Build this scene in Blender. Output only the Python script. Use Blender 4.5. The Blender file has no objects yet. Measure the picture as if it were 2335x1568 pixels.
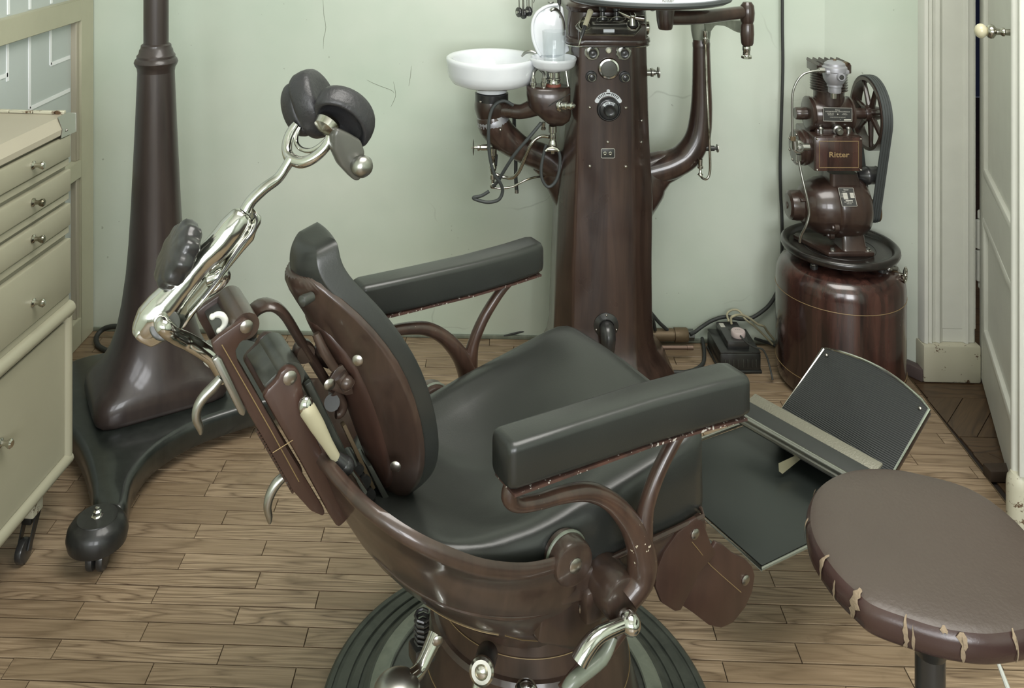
import bpy, bmesh, math, random
from mathutils import Vector, Matrix
random.seed(7)
sc = bpy.context.scene
COL = sc.collection
PI = math.pi
# ------------------------------------------------------------ camera
F_PX, CX, YH, HC = 2050.0, 1060.0, -257.0, 1.45
TH = math.radians(2.23)
cam_d = bpy.data.cameras.new('camera')
cam = bpy.data.objects.new('camera', cam_d); COL.objects.link(cam)
cam.location = (0, 0, HC); cam.rotation_euler = (PI/2, 0, TH)
cam_d.sensor_width = 36; cam_d.lens = F_PX*36/2335
cam_d.shift_x = (1167.5-CX)/2335; cam_d.shift_y = -(784-YH)/2335
cam_d.clip_start = 0.05
sc.camera = cam
# ------------------------------------------------------------ light
w = bpy.data.worlds.new('world'); sc.world = w; w.use_nodes = True
w.node_tree.nodes['Background'].inputs[0].default_value = (0.75, 0.85, 1.0, 1)
w.node_tree.nodes['Background'].inputs[1].default_value = 0.6
def area(name, loc, rot, sx, sy, power, col):
    l = bpy.data.lights.new(name, 'AREA'); l.shape = 'RECTANGLE'; l.size = sx; l.size_y = sy
    l.energy = power; l.color = col
    o = bpy.data.objects.new(name, l); COL.objects.link(o); o.location = loc; o.rotation_euler = rot
    return o
# daylight through the two tall windows in the rear wall and the glazed partition
area('daylight', (0.75, -2.52, 1.75), (PI/2, 0, 0), 1.15, 1.7, 85, (0.97, 0.985, 1.0))
area('daylight', (-0.75, -2.52, 1.75), (PI/2, 0, 0), 1.15, 1.7, 42, (0.97, 0.985, 1.0))
area('daylight', (-1.62, 2.1, 1.5), (0, -PI/2, 0), 2.2, 1.5, 16, (0.9, 0.97, 1.0))
area('room_light', (0.55, 1.0, 2.98), (0, 0, 0), 1.8, 1.4, 62, (1.0, 0.97, 0.92))
sc.view_settings.view_transform = 'Standard'; sc.view_settings.look = 'None'
sc.view_settings.gamma = 1; sc.view_settings.use_curve_mapping = False
sc.view_settings.exposure = 0.22
# ------------------------------------------------------------ coordinates
CT, ST = math.cos(TH), math.sin(TH)
def C(X, Z, h=0): return Vector((X*CT - Z*ST, X*ST + Z*CT, h))
def cam_at(px, py, Z): return ((px-CX)/F_PX*Z, Z, HC-(py-YH)/F_PX*Z)
def P(px, py, Z): return C(*cam_at(px, py, Z))
def FL(px, py, h=0.0):
    Z = F_PX*(HC-h)/(py-YH); return P(px, py, Z)
class Frame:
    """a thing's own axes: x,y,z -> world"""
    def __init__(s, X, Z, ang=0.0, h=0.0):
        s.X, s.Z, s.a, s.h = X, Z, ang, h
        s.c, s.s = math.cos(ang), math.sin(ang)
    def loc(s, X, Z, h): # camera coords -> local
        dx, dz = X-s.X, Z-s.Z
        return Vector((dx*s.c+dz*s.s, -dx*s.s+dz*s.c, h-s.h))
    def p(s, px, py, Z): return s.loc(*cam_at(px, py, Z))
    def fl(s, px, py, h=0.0): return s.p(px, py, F_PX*(HC-h)/(py-YH))
    def v(s, px, py, vv):   # pixel on the local plane y = vv
        a = (px-CX)/F_PX; n = (-s.s, s.c)
        Z = (vv + n[0]*s.X+n[1]*s.Z)/(n[0]*a+n[1]); return s.p(px, py, Z)
    def root(s, name, label, cat, group=None):
        o = bpy.data.objects.new(name, None); COL.objects.link(o)
        o.location = C(s.X, s.Z, s.h); o.rotation_euler = (0, 0, s.a+TH)
        o.empty_display_size = 0.05
        tag(o, label, cat, group); return o
def tag(o, label, cat, group=None):
    o['label'] = label; o['category'] = cat
    if group: o['group'] = group
    return o
# ------------------------------------------------------------ materials
def lin(c):
    c = c/255.0
    return c/12.92 if c <= 0.04045 else ((c+0.055)/1.055)**2.4
def rgb(r, g, b): return (lin(r), lin(g), lin(b), 1)
class NT:
    def __init__(s, name):
        s.m = bpy.data.materials.new(name); s.m.use_nodes = True
        s.t = s.m.node_tree; s.b = s.t.nodes['Principled BSDF']
        s.tc = s.t.nodes.new('ShaderNodeTexCoord')
    def n(s, ty, **k):
        nd = s.t.nodes.new(ty)
        for a, v in k.items():
            if a.startswith('i_'): nd.inputs[a[2:].replace('_', ' ')].default_value = v
            else: setattr(nd, a, v)
        return nd
    def l(s, a, b): s.t.links.new(a, b)
    def map(s, scale, src=None, rot=(0, 0, 0)):
        m = s.n('ShaderNodeMapping'); m.inputs['Scale'].default_value = scale; m.inputs['Rotation'].default_value = rot
        s.l(src or s.tc.outputs['Object'], m.inputs[0]); return m.outputs[0]
    def noise(s, vec, scale, detail=3, rough=.55, dist=0):
        n = s.n('ShaderNodeTexNoise'); n.inputs['Scale'].default_value = scale
        n.inputs['Detail'].default_value = detail; n.inputs['Roughness'].default_value = rough
        n.inputs['Distortion'].default_value = dist
        s.l(vec, n.inputs['Vector']); return n.outputs['Fac']
    def ramp(s, fac, stops):
        r = s.n('ShaderNodeValToRGB'); e = r.color_ramp.elements
        e[0].position, e[0].color = stops[0]; e[1].position, e[1].color = stops[-1]
        for p, c in stops[1:-1]:
            x = e.new(p); x.color = c
        s.l(fac, r.inputs[0]); return r.outputs[0]
    def mix(s, fac, a, b, mode='MIX'):
        m = s.n('ShaderNodeMix'); m.data_type = 'RGBA'; m.blend_type = mode
        for sock, v in ((m.inputs[0], fac), (m.inputs[6], a), (m.inputs[7], b)):
            if isinstance(v, (int, float, tuple)): sock.default_value = v
            else: s.l(v, sock)
        return m.outputs[2]
    def math(s, op, a, b=0.0):
        m = s.n('ShaderNodeMath'); m.operation = op
        for i, v in ((0, a), (1, b)):
            if isinstance(v, (int, float)): m.inputs[i].default_value = v
            else: s.l(v, m.inputs[i])
        return m.outputs[0]
    def bump(s, h, strength=.3, dist=.002):
        b = s.n('ShaderNodeBump'); b.inputs['Strength'].default_value = strength; b.inputs['Distance'].default_value = dist
        s.l(h, b.inputs['Height']); s.l(b.outputs[0], s.b.inputs['Normal'])
    def set(s, col=None, rough=None, metal=None, coat=None, spec=None, coatr=.08, trans=None, ior=None):
        for k, v in (('Base Color', col), ('Roughness', rough), ('Metallic', metal), ('Coat Weight', coat),
                     ('Specular IOR Level', spec), ('Transmission Weight', trans), ('IOR', ior)):
            if v is None: continue
            if isinstance(v, (int, float, tuple)): s.b.inputs[k].default_value = v
            else: s.l(v, s.b.inputs[k])
        s.b.inputs['Coat Roughness'].default_value = coatr
        return s.m
BL, WH = (0, 0, 0, 1), (1, 1, 1, 1)
def lacquer(name, c1, c2, chip=0.0, rough=.3, coat=.6, grain=(6, 6, 1), chipcol=rgb(190, 180, 160), gs=6, sp=.5):
    t = NT(name)
    g = t.noise(t.map(grain), gs, 4, .6, .6)
    col = t.mix(t.ramp(g, [(.35, BL), (.65, WH)]), c1, c2)
    r = t.noise(t.tc.outputs['Object'], 9, 3)
    rr = t.math('MULTIPLY_ADD', r, .22); rr.node.inputs[2].default_value = rough-.11
    if chip > 0:
        a = t.noise(t.tc.outputs['Object'], 190, 2, .4); b = t.noise(t.tc.outputs['Object'], 9, 2)
        s_ = t.math('ADD', a, t.math('MULTIPLY', b, .45))
        k = t.ramp(s_, [(1.03-chip, BL), (1.04-chip, WH)])
        col = t.mix(k, col, chipcol)
    t.set(col, rr, 0, coat, sp, .12)
    t.bump(t.noise(t.tc.outputs['Object'], 30, 2), .06, .002)
    return t.m
M = {}
M['maroon'] = lacquer('brown_lacquer', rgb(46, 33, 28), rgb(60, 45, 38), .0, .32)
M['chair_brown'] = lacquer('worn_brown_lacquer', rgb(54, 42, 36), rgb(68, 53, 45), .028, .33, .5)
M['chair_plate'] = lacquer('flat_brown_lacquer', rgb(58, 40, 33), rgb(66, 46, 38), .03, .42, .25)
M['arm_wood'] = lacquer('worn_red_brown', rgb(58, 42, 35), rgb(76, 56, 46), .035, .36, .5)
M['column'] = lacquer('unit_mahogany_lacquer', rgb(42, 30, 26), rgb(70, 53, 45), 0, .3, .65, (9, 9, .7), gs=3)
M['tank'] = lacquer('tank_mahogany_lacquer', rgb(32, 21, 19), rgb(74, 47, 40), 0, .25, .7, (12, 12, .9), gs=2.6)
M['xray'] = lacquer('stand_lacquer', rgb(44, 36, 34), rgb(56, 47, 43), 0, .4, .35, (9, 9, .6), gs=3)
M['xray_base'] = lacquer('black_green_enamel', rgb(22, 26, 24), rgb(34, 38, 35), 0, .33, .6)
M['black_enamel'] = lacquer('black_enamel', rgb(22, 22, 22), rgb(36, 37, 35), .03, .42, .3)
M['dark_enamel'] = lacquer('grey_black_enamel', rgb(52, 54, 50), rgb(66, 68, 62), 0, .35, .3)
M['green_enamel'] = lacquer('grey_green_enamel', rgb(104, 110, 98), rgb(122, 128, 114), 0, .35, .3)
def plain(name, c, rough=.5, metal=0, coat=0, spec=.5, bump=0, bs=60):
    t = NT(name); v = t.noise(t.tc.outputs['Object'], 12, 3)
    d = tuple(x*.86 for x in c[:3])+(1,)
    t.set(t.mix(v, d, c), rough, metal, coat, spec)
    if bump: t.bump(t.noise(t.tc.outputs['Object'], bs, 3), bump, .002)
    return t.m
def metal(name, c, rough, spots=False):
    t = NT(name); v = t.noise(t.tc.outputs['Object'], 25, 3)
    r = t.math('MULTIPLY_ADD', v, .12); r.node.inputs[2].default_value = max(.02, rough-.06)
    col = c
    if spots:
        k = t.ramp(t.noise(t.tc.outputs['Object'], 14, 4, .6), [(.5, BL), (.62, WH)])
        col = t.mix(k, c, rgb(120, 114, 98))
    t.set(col, r, 1.0); return t.m
M['chrome'] = metal('chrome', rgb(208, 208, 202), .13)
M['worn_chrome'] = metal('worn_nickel', rgb(196, 194, 184), .2, True)
M['steel'] = metal('brushed_steel', rgb(172, 172, 166), .32)
M['alu'] = None
M['alu'] = plain('cast_aluminium', rgb(168, 168, 174), .42, .45)
M['bronze'] = plain('patinated_brass', rgb(112, 96, 74), .5, .45, 0, .5, .3, 90)
M['copper'] = plain('copper_pipe', rgb(116, 96, 84), .45, .6)
M['screw'] = metal('screw_steel', rgb(170, 166, 158), .3)
M['porcelain'] = plain('white_milk_glass', rgb(232, 236, 240), .12, 0, .4)
M['bakelite'] = plain('black_bakelite', rgb(46, 46, 46), .3, 0, .3)
M['greybakelite'] = plain('worn_bakelite', rgb(84, 84, 78), .33, 0, .3)
M['rubber'] = plain('black_rubber', rgb(52, 54, 52), .55)
M['base_rubber'] = lacquer('ribbed_base_rubber', rgb(54, 58, 52), rgb(74, 78, 70), .02, .5, 0, (3, 3, 3))
M['greyrubber'] = plain('grey_rubber_hose', rgb(66, 70, 70), .5)
M['softgreen'] = plain('sage_leather', rgb(70, 74, 70), .42, 0, 0, .5, .2, 150)
M['pad_leather'] = plain('black_grained_leather', rgb(46, 46, 48), .42, 0, 0, .55, .5, 130)
M['cream_frame'] = plain('olive_cream_paint', rgb(190, 188, 164), .5, 0, 0, .4)
M['casing'] = plain('grey_white_paint', rgb(220, 221, 212), .42, 0, 0, .45, .08, 40)
M['white_screw'] = plain('ivory_glass', rgb(226, 224, 200), .3)
M['tray_enamel'] = lacquer('dark_tray_enamel', rgb(26, 24, 22), rgb(38, 32, 29), 0, .3, .5)
M['worn_edge'] = lacquer('worn_board_edge', rgb(60, 44, 40), rgb(84, 58, 50), .16, .5, .1, chipcol=rgb(186, 180, 172))
M['wall_crack'] = plain('crack_grey_green', rgb(132, 138, 122), .9)  # grey-green tone of the hairline cracks
M['mat_rubber'] = plain('smooth_foot_mat', rgb(36, 40, 38), .32)
M['ledge_metal'] = plain('stippled_grey_metal', rgb(128, 126, 112), .45, .2, 0, .5, .5, 300)
M['gold'] = plain('gold_line', rgb(150, 128, 90), .5, .2)
M['plate_black'] = plain('nameplate_black', rgb(62, 62, 60), .4, .2)
M['plate_white'] = plain('nameplate_lettering', rgb(196, 194, 184), .45)
M['pink'] = plain('pinkish_plastic', rgb(206, 190, 188), .5)
M['ivory_cable'] = plain('ivory_cable', rgb(176, 170, 142), .5)
M['red'] = plain('red_fibre', rgb(140, 82, 68), .5)
M['purple_base'] = plain('dark_purple_brown_paint', rgb(86, 74, 72), .5)
M['block'] = plain('old_dark_wood', rgb(56, 44, 34), .6, 0, 0, .4, .4, 30)
M['foam'] = plain('torn_padding', rgb(146, 130, 110), .9, 0, 0, .1, .6, 200)
M['blue_wall'] = plain('dark_blue_paint', rgb(58, 68, 104), .7)
M['knob_ivory'] = plain('ivory_knob', rgb(206, 200, 170), .3, 0, .2)
# leather
def leather(name, c1, c2, rough=.36):
    t = NT(name)
    col = t.mix(t.ramp(t.noise(t.tc.outputs['Object'], 5, 3), [(.3, BL), (.7, WH)]), c1, c2)
    t.set(col, rough, 0, .15, .5, .25)
    t.bump(t.noise(t.tc.outputs['Object'], 420, 2), .12, .001)
    return t.m
M['leather'] = leather('black_green_leather', rgb(38, 40, 38), rgb(48, 50, 47), .33)
# cream cabinet paint with worn chips
def worn_paint(name, c, dark, chipcol, thr=.70, sc_=26):
    t = NT(name); v = t.noise(t.tc.outputs['Object'], 3, 3)
    col = t.mix(v, dark, c)
    k = t.ramp(t.math('ADD', t.math('MULTIPLY', t.noise(t.tc.outputs['Object'], sc_, 5, .7), .6),
                      t.math('MULTIPLY', t.noise(t.tc.outputs['Object'], 4, 2), .4)), [(thr, BL), (thr+.02, WH)])
    col = t.mix(k, col, chipcol)
    t.set(col, .42, 0, .15, .45, .3)
    t.bump(t.noise(t.tc.outputs['Object'], 60, 2), .05, .002)
    return t.m
M['cream'] = worn_paint('cream_paint', rgb(164, 161, 141), rgb(152, 149, 128), rgb(112, 98, 80), .655)
M['worktop'] = worn_paint('cream_worktop', rgb(176, 169, 152), rgb(162, 155, 137), rgb(140, 124, 104), .70)
M['chipped'] = worn_paint('chipped_plinth_paint', rgb(192, 190, 172), rgb(176, 172, 150), rgb(84, 62, 42), .56, 34)
# wall
t = NT('pale_green_plaster')
n1 = t.noise(t.tc.outputs['Object'], 1.1, 4, .6); n2 = t.noise(t.tc.outputs['Object'], 7, 4, .6)
col = t.mix(t.ramp(n1, [(.35, BL), (.65, WH)]), rgb(184, 198, 182), rgb(206, 212, 200))
col = t.mix(t.math('MULTIPLY', n2, .35), col, rgb(188, 194, 180))
sp = t.ramp(t.noise(t.tc.outputs['Object'], 55, 2, .5), [(.76, BL), (.78, WH)])
col = t.mix(t.math('MULTIPLY', sp, .5), col, rgb(120, 124, 108))
# hairline cracks
vo = t.n('ShaderNodeTexVoronoi'); vo.feature = 'DISTANCE_TO_EDGE'; vo.inputs['Scale'].default_value = 1.6
dm = t.n('ShaderNodeMixRGB'); dm.inputs[0].default_value = .12
nz = t.n('ShaderNodeTexNoise'); nz.inputs['Scale'].default_value = 6; t.l(t.tc.outputs['Object'], nz.inputs['Vector'])
t.l(t.tc.outputs['Object'], dm.inputs[1]); t.l(nz.outputs['Color'], dm.inputs[2]); t.l(dm.outputs[0], vo.inputs['Vector'])
ck = t.ramp(vo.outputs['Distance'], [(.0016, WH), (.003, BL)])
ckm = t.ramp(t.noise(t.tc.outputs['Object'], 2.3, 2), [(.56, BL), (.62, WH)])
col = t.mix(t.math('MULTIPLY', t.math('MULTIPLY', ck, ckm), .3), col, rgb(110, 116, 100))
M['wall'] = t.set(col, .38, 0, .12, .5, .3)
t.bump(t.noise(t.tc.outputs['Object'], 4, 3), .1, .01)
M['ceiling'] = plain('ceiling_paint', rgb(222, 222, 212), .8)
# wood planks
def wood(name, base, mid, dark, stain, scale=(1.6, 12, 1), rough=.4, seed=0., bands=9):
    t = NT(name)
    oi = t.n('ShaderNodeObjectInfo')
    mul = t.n('ShaderNodeVectorMath', operation='SCALE'); mul.inputs['Scale'].default_value = 61.0
    cb = t.n('ShaderNodeCombineXYZ'); t.l(oi.outputs['Random'], cb.inputs[0]); t.l(oi.outputs['Random'], cb.inputs[1])
    t.l(cb.outputs[0], mul.inputs[0])
    add = t.n('ShaderNodeVectorMath', operation='ADD'); t.l(t.map(scale), add.inputs[0]); t.l(mul.outputs[0], add.inputs[1])
    n = t.noise(add.outputs[0], 1.5, 2.5, .45, .35)
    fr = t.math('FRACT', t.math('MULTIPLY', n, bands))
    g = t.ramp(fr, [(0, BL), (.12, (.55, .55, .55, 1)), (.35, WH), (.75, (.8, .8, .8, 1)), (1, BL)])
    col = t.mix(g, dark, base)
    add2 = t.n('ShaderNodeVectorMath', operation='ADD'); t.l(t.map((scale[0]*3, scale[1]*14, 1)), add2.inputs[0]); t.l(mul.outputs[0], add2.inputs[1])
    fine = t.noise(add2.outputs[0], 1.6, 3, .6)
    col = t.mix(t.ramp(fine, [(.35, BL), (.6, WH)]), mid, col)
    col = t.mix(t.math('MULTIPLY', t.ramp(oi.outputs['Random'], [(0, BL), (1, WH)]), .8), col, mid)
    geo = t.n('ShaderNodeNewGeometry')
    wn = t.noise(geo.outputs['Position'], 1.5, 4, .6)
    col = t.mix(t.ramp(wn, [(.52, BL), (.75, (.55, .55, .55, 1))]), col, stain)
    wn2 = t.noise(geo.outputs['Position'], 12, 4, .65)
    col = t.mix(t.ramp(wn2, [(.6, BL), (.72, (.35, .35, .35, 1))]), col, stain)
    t.set(col, rough, 0, .1, .45, .3); t.bump(g, .12, .001)
    return t.m
M['oak'] = wood('ash_parquet', rgb(170, 149, 123), rgb(126, 107, 84), rgb(82, 64, 48), rgb(92, 76, 57), (1.3, 13, 1), .42, 0, 11)
M['darkoak'] = wood('dark_parquet', rgb(92, 72, 52), rgb(72, 56, 40), rgb(46, 34, 26), rgb(52, 42, 32), (2, 10, 1), .38)
M['gap'] = plain('floor_gap', rgb(38, 30, 24), .8)
# ribbed foot plate rubber
def ribbed(name, c, axis, per):
    t = NT(name)
    sx = t.n('ShaderNodeSeparateXYZ'); t.l(t.tc.outputs['Object'], sx.inputs[0])
    s_ = t.math('SINE', t.math('MULTIPLY', sx.outputs[axis], 2*PI/per))
    d = tuple(x*.6 for x in c[:3])+(1,)
    t.set(t.mix(t.ramp(s_, [(.3, BL), (.7, WH)]), d, c), .36, 0, 0, .5); t.bump(s_, .7, .001); return t.m
M['ribs'] = ribbed('ribbed_black_rubber', rgb(62, 64, 64), 1, .0042)
# worn brown oilcloth stool seat
t = NT('brown_oilcloth')
a = t.noise(t.tc.outputs['Object'], 160, 3); b = t.noise(t.tc.outputs['Object'], 28, 4, .65); c_ = t.noise(t.tc.outputs['Object'], 5, 3)
col = t.mix(c_, rgb(66, 56, 51), rgb(80, 70, 63))
k = t.ramp(t.math('ADD', t.math('MULTIPLY', b, .7), t.math('MULTIPLY', c_, .3)), [(.66, BL), (.675, WH)])
M['stool'] = t.set(t.mix(k, col, rgb(160, 140, 116)), .42, 0, .05, .45, .3); t.bump(t.math('ADD', a, b), .35, .0012)
M['stool_side'] = leather('brown_oilcloth_side', rgb(56, 40, 38), rgb(70, 52, 48), .27)
# frosted glass
t = NT('frosted_glass'); t.set(rgb(206, 213, 210), .35, 0, 0, .5, .1, .22, 1.3); t.bump(t.noise(t.tc.outputs['Object'], 3, 2), .05, .01); M['frost'] = t.m
t = NT('painted_bright_line'); t.set(rgb(246, 248, 250), .3, 0, .2, .6); M['etch'] = t.m  # opaque white stands in for the brightness seen through the clear lines
t = NT('clear_glass')
tr_ = t.n('ShaderNodeBsdfTransparent'); tr_.inputs[0].default_value = (.975, .985, .985, 1)
gl_ = t.n('ShaderNodeBsdfGlossy'); gl_.inputs['Roughness'].default_value = .03
lw = t.n('ShaderNodeLayerWeight'); lw.inputs[0].default_value = .5; pw_ = t.math('MULTIPLY', t.math('POWER', lw.outputs['Facing'], 3.0), .55)
mx_ = t.n('ShaderNodeMixShader'); t.l(t.math('ADD', pw_, .03), mx_.inputs[0]); t.l(tr_.outputs[0], mx_.inputs[1]); t.l(gl_.outputs[0], mx_.inputs[2])
t.l(mx_.outputs[0], t.t.nodes['Material Output'].inputs['Surface']); M['glass'] = t.m
# ------------------------------------------------------------ mesh builder
def frame_axes(d):
    d = Vector(d).normalized(); u = Vector((0, 0, 1)) if abs(d.z) < .9 else Vector((1, 0, 0))
    x = d.cross(u).normalized(); y = d.cross(x).normalized(); return x, y, d
def smooth_path(pts, n=6, closed=False):
    pts = [Vector(p) for p in pts]; out = []; N = len(pts)
    if N < 3: return pts
    rng = N if closed else N-1
    for i in range(rng):
        if closed: a, b, c, d = pts[(i-1) % N], pts[i], pts[(i+1) % N], pts[(i+2) % N]
        else: a, b, c, d = pts[max(i-1, 0)], pts[i], pts[i+1], pts[min(i+2, N-1)]
        for k in range(n):
            s = k/n; out.append(.5*((2*b)+(c-a)*s+(2*a-5*b+4*c-d)*s*s+(3*b-a-3*c+d)*s**3))
    if not closed: out.append(pts[-1])
    return out
def lerp_list(vals, n):
    out = []; L = len(vals)-1
    for i in range(n):
        x = i/(n-1)*L; k = min(int(x), L-1); out.append(vals[k]+(vals[k+1]-vals[k])*(x-k))
    return out
class MB:
    def __init__(s): s.v, s.f = [], []
    def add(s, vs, fs):
        o = len(s.v); s.v += [Vector(a) for a in vs]; s.f += [tuple(i+o for i in f) for f in fs]; return s
    def addbm(s, bm, R=None):
        bm.verts.index_update()
        vs = [(R @ v.co if R else v.co.copy()) for v in bm.verts]
        s.add(vs, [[v.index for v in f.verts] for f in bm.faces]); bm.free(); return s
    def box(s, c, size, R=None, b=0, seg=2):
        bm = bmesh.new(); bmesh.ops.create_cube(bm, size=1)
        bmesh.ops.scale(bm, vec=size, verts=bm.verts)
        if b: bmesh.ops.bevel(bm, geom=bm.edges[:], offset=b, segments=seg, profile=.5, affect='EDGES')
        T = Matrix.Translation(Vector(c)) @ (R.to_4x4() if R else Matrix.Identity(4))
        return s.addbm(bm, T)
    def loft(s, rings, caps=(True, True), closed=True):
        n = len(rings[0]); o = len(s.v)
        for r in rings: s.v += [Vector(p) for p in r]
        for i in range(len(rings)-1):
            for j in range(n if closed else n-1):
                k = (j+1) % n
                s.f.append((o+i*n+j, o+i*n+k, o+(i+1)*n+k, o+(i+1)*n+j))
        if caps[0]: s.f.append(tuple(o+j for j in reversed(range(n))))
        if caps[1]: s.f.append(tuple(o+(len(rings)-1)*n+j for j in range(n)))
        return s
    def tube(s, path, r, n=12, sm=0, caps=True, flat=None, closed=False):
        pts = smooth_path(path, sm, closed) if sm else [Vector(p) for p in path]
        rs = lerp_list(r, len(pts)) if isinstance(r, (list, tuple)) else [r]*len(pts)
        rings = []; x = None; N = len(pts)
        for i, p in enumerate(pts):
            if closed: d = pts[(i+1) % N]-pts[i-1]
            else: d = (pts[min(i+1, N-1)]-pts[max(i-1, 0)])
            if d.length < 1e-9: d = Vector((0, 0, 1))
            d.normalize()
            if x is None:
                x, y, _ = frame_axes(d)
                if flat is not None: x = (Vector(flat)-d*d.dot(Vector(flat))).normalized()
            else: x = (x-d*d.dot(x)).normalized()
            if flat is not None:
                x = (Vector(flat[:3])-d*d.dot(Vector(flat[:3]))).normalized()
            y = d.cross(x)
            fx = getattr(s, 'fx', 1.0)
            rings.append([p+(x*math.cos(2*PI*k/n)*fx+y*math.sin(2*PI*k/n))*rs[i] for k in range(n)])
        if closed: rings.append(rings[0]); caps = False
        return s.loft(rings, (caps, caps))
    def cyl(s, p0, p1, r0, r1=None, n=20, b=0):
        p0, p1 = Vector(p0), Vector(p1); r1 = r0 if r1 is None else r1
        x, y, d = frame_axes(p1-p0); L = (p1-p0).length
        prof = [(0, r0), (L, r1)] if not b else [(0, r0-b), (b*.3, r0-b*.3), (b, r0), (L-b, r1), (L-b*.3, r1-b*.3), (L, r1-b)]
        return s.lathe(p0, d, [(r, z) for z, r in prof], n)
    def lathe(s, o, d, prof, n=28, sx=1.0, caps=(True, True)):
        x, y, d = frame_axes(d); o = Vector(o)
        return s.loft([[o+d*z+(x*math.cos(2*PI*k/n)*sx+y*math.sin(2*PI*k/n))*max(r, 1e-5) for k in range(n)] for r, z in prof], caps)
    def sphere(s, c, r, n=16, sc=(1, 1, 1), R=None):
        bm = bmesh.new(); bmesh.ops.create_uvsphere(bm, u_segments=n, v_segments=max(6, n//2+2), radius=1)
        m = Matrix.Diagonal((r*sc[0], r*sc[1], r*sc[2], 1))
        return s.addbm(bm, Matrix.Translation(Vector(c)) @ (R.to_4x4() if R else Matrix.Identity(4)) @ m)
    def torus(s, c, d, R, r, n=28, m=8):
        x, y, d = frame_axes(d); c = Vector(c)
        path = [c+(x*math.cos(2*PI*k/n)+y*math.sin(2*PI*k/n))*R for k in range(n)]
        return s.tube(path, r, m, closed=True)
    def prism(s, poly, ext, b=0, seg=2):
        """poly: list of 3D points (planar), ext: extrusion vector"""
        bm = bmesh.new(); ext = Vector(ext)
        a = [bm.verts.new(Vector(p)) for p in poly]; c = [bm.verts.new(Vector(p)+ext) for p in poly]
        bm.faces.new(a); bm.faces.new(list(reversed(c)))
        for i in range(len(a)):
            j = (i+1) % len(a); bm.faces.new((a[j], a[i], c[i], c[j]))
        bmesh.ops.recalc_face_normals(bm, faces=bm.faces[:])
        if b: bmesh.ops.bevel(bm, geom=bm.edges[:], offset=b, segments=seg, profile=.5, affect='EDGES', clamp_overlap=True)
        return s.addbm(bm)
    def build(s, name, mat, parent=None, angle=38, smooth=True, label=None, kind=None, fix=True, loc=None, subsurf=0):
        me = bpy.data.meshes.new(name)
        me.from_pydata([tuple(v) for v in s.v], [], s.f); me.validate()
        if fix:
            bm = bmesh.new(); bm.from_mesh(me); bmesh.ops.remove_doubles(bm, verts=bm.verts[:], dist=1e-6)
            bmesh.ops.recalc_face_normals(bm, faces=bm.faces[:]); bm.to_mesh(me); bm.free()
        me.materials.append(mat)
        if smooth: me.shade_smooth(); me.set_sharp_from_angle(angle=math.radians(angle))
        o = bpy.data.objects.new(name, me); COL.objects.link(o)
        if parent: o.parent = parent
        if loc is not None: o.location = loc
        if subsurf:
            m = o.modifiers.new('subdivision', 'SUBSURF'); m.levels = subsurf; m.render_levels = subsurf
        if label: o['label'] = label
        if kind: o['kind'] = kind
        return o
def text_mesh(body, size, origin, xd, zd, nd, depth=.0004, bold=0.0, align='CENTER'):
    cu = bpy.data.curves.new('lettering', 'FONT'); cu.body = body; cu.size = size; cu.extrude = depth; cu.offset = bold
    cu.align_x = align; cu.resolution_u = 2
    ob = bpy.data.objects.new('lettering', cu); COL.objects.link(ob)
    dg = bpy.context.evaluated_depsgraph_get(); me = bpy.data.meshes.new_from_object(ob.evaluated_get(dg))
    mb = MB(); o = Vector(origin); xd, zd, nd = Vector(xd), Vector(zd), Vector(nd)
    mb.add([o+xd*v.co.x+zd*v.co.y+nd*v.co.z for v in me.vertices], [tuple(p.vertices) for p in me.polygons])
    bpy.data.objects.remove(ob); bpy.data.meshes.remove(me); bpy.data.curves.remove(cu)
    return mb
def roundrect(hx, hy, r, n=5):
    out = []
    for cx_, cy_, a0 in ((hx-r, hy-r, 0), (-hx+r, hy-r, PI/2), (-hx+r, -hy+r, PI), (hx-r, -hy+r, 3*PI/2)):
        for k in range(n+1):
            a = a0+k/n*PI/2; out.append((cx_+r*math.cos(a), cy_+r*math.sin(a)))
    return out
def superell(a, b, e, n=40):
    out = []
    for k in range(n):
        t_ = 2*PI*k/n; c, s_ = math.cos(t_), math.sin(t_)
        out.append((a*math.copysign(abs(c)**(2/e), c), b*math.copysign(abs(s_)**(2/e), s_)))
    return out
def struct(o): o['kind'] = 'structure'; return o
def screw(parent, p, d, r=.005, name='screw', mat='screw'):
    p, d = Vector(p), Vector(d).normalized()
    mb = MB().lathe(p, d, [(r, 0), (r, .0012), (r*.75, .0026), (r*.3, .0034), (0, .0036)], 14, caps=(False, False))
    return mb.build(name, M[mat], parent)
exec_parts = []

# ============================================================ SETTING
YW = 2.895
XL, XR, YR, HT = -1.35, 2.25, -2.6, 3.1
XI = 1.03   # where the wall steps forward beside the door casing
def slab(name, x0, x1, y0, y1, z0, z1, mat, parent=None, b=0, kind=True, label=None):
    o = MB().box(((x0+x1)/2, (y0+y1)/2, (z0+z1)/2), (x1-x0, y1-y0, z1-z0), b=b).build(name, mat, parent, label=label)
    if kind and not parent: struct(o)
    return o
slab('wall_back', XL-.1, XI, YW, YW+.1, 0, HT, M['wall'])
struct(MB().prism([(1.03, YW, 0), (1.262, 2.715, 0), (1.262, YW+.1, 0), (1.03, YW+.1, 0)], (0, 0, HT)).build('wall_angled', M['wall'], smooth=False))
slab('wall_left_rear', XL-.1, XL, YR, 1.0, 0, HT, M['wall'])
slab('wall_right', XR, XR+.1, YR, 2.75, 0, HT, M['wall'])
slab('wall_above_door', 1.262, XR, 2.715, 2.83, 2.3, HT, M['wall'])
slab('ceiling', XL-.1, XR+.1, YR-.1, YW+.1, HT, HT+.1, M['ceiling'])
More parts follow.
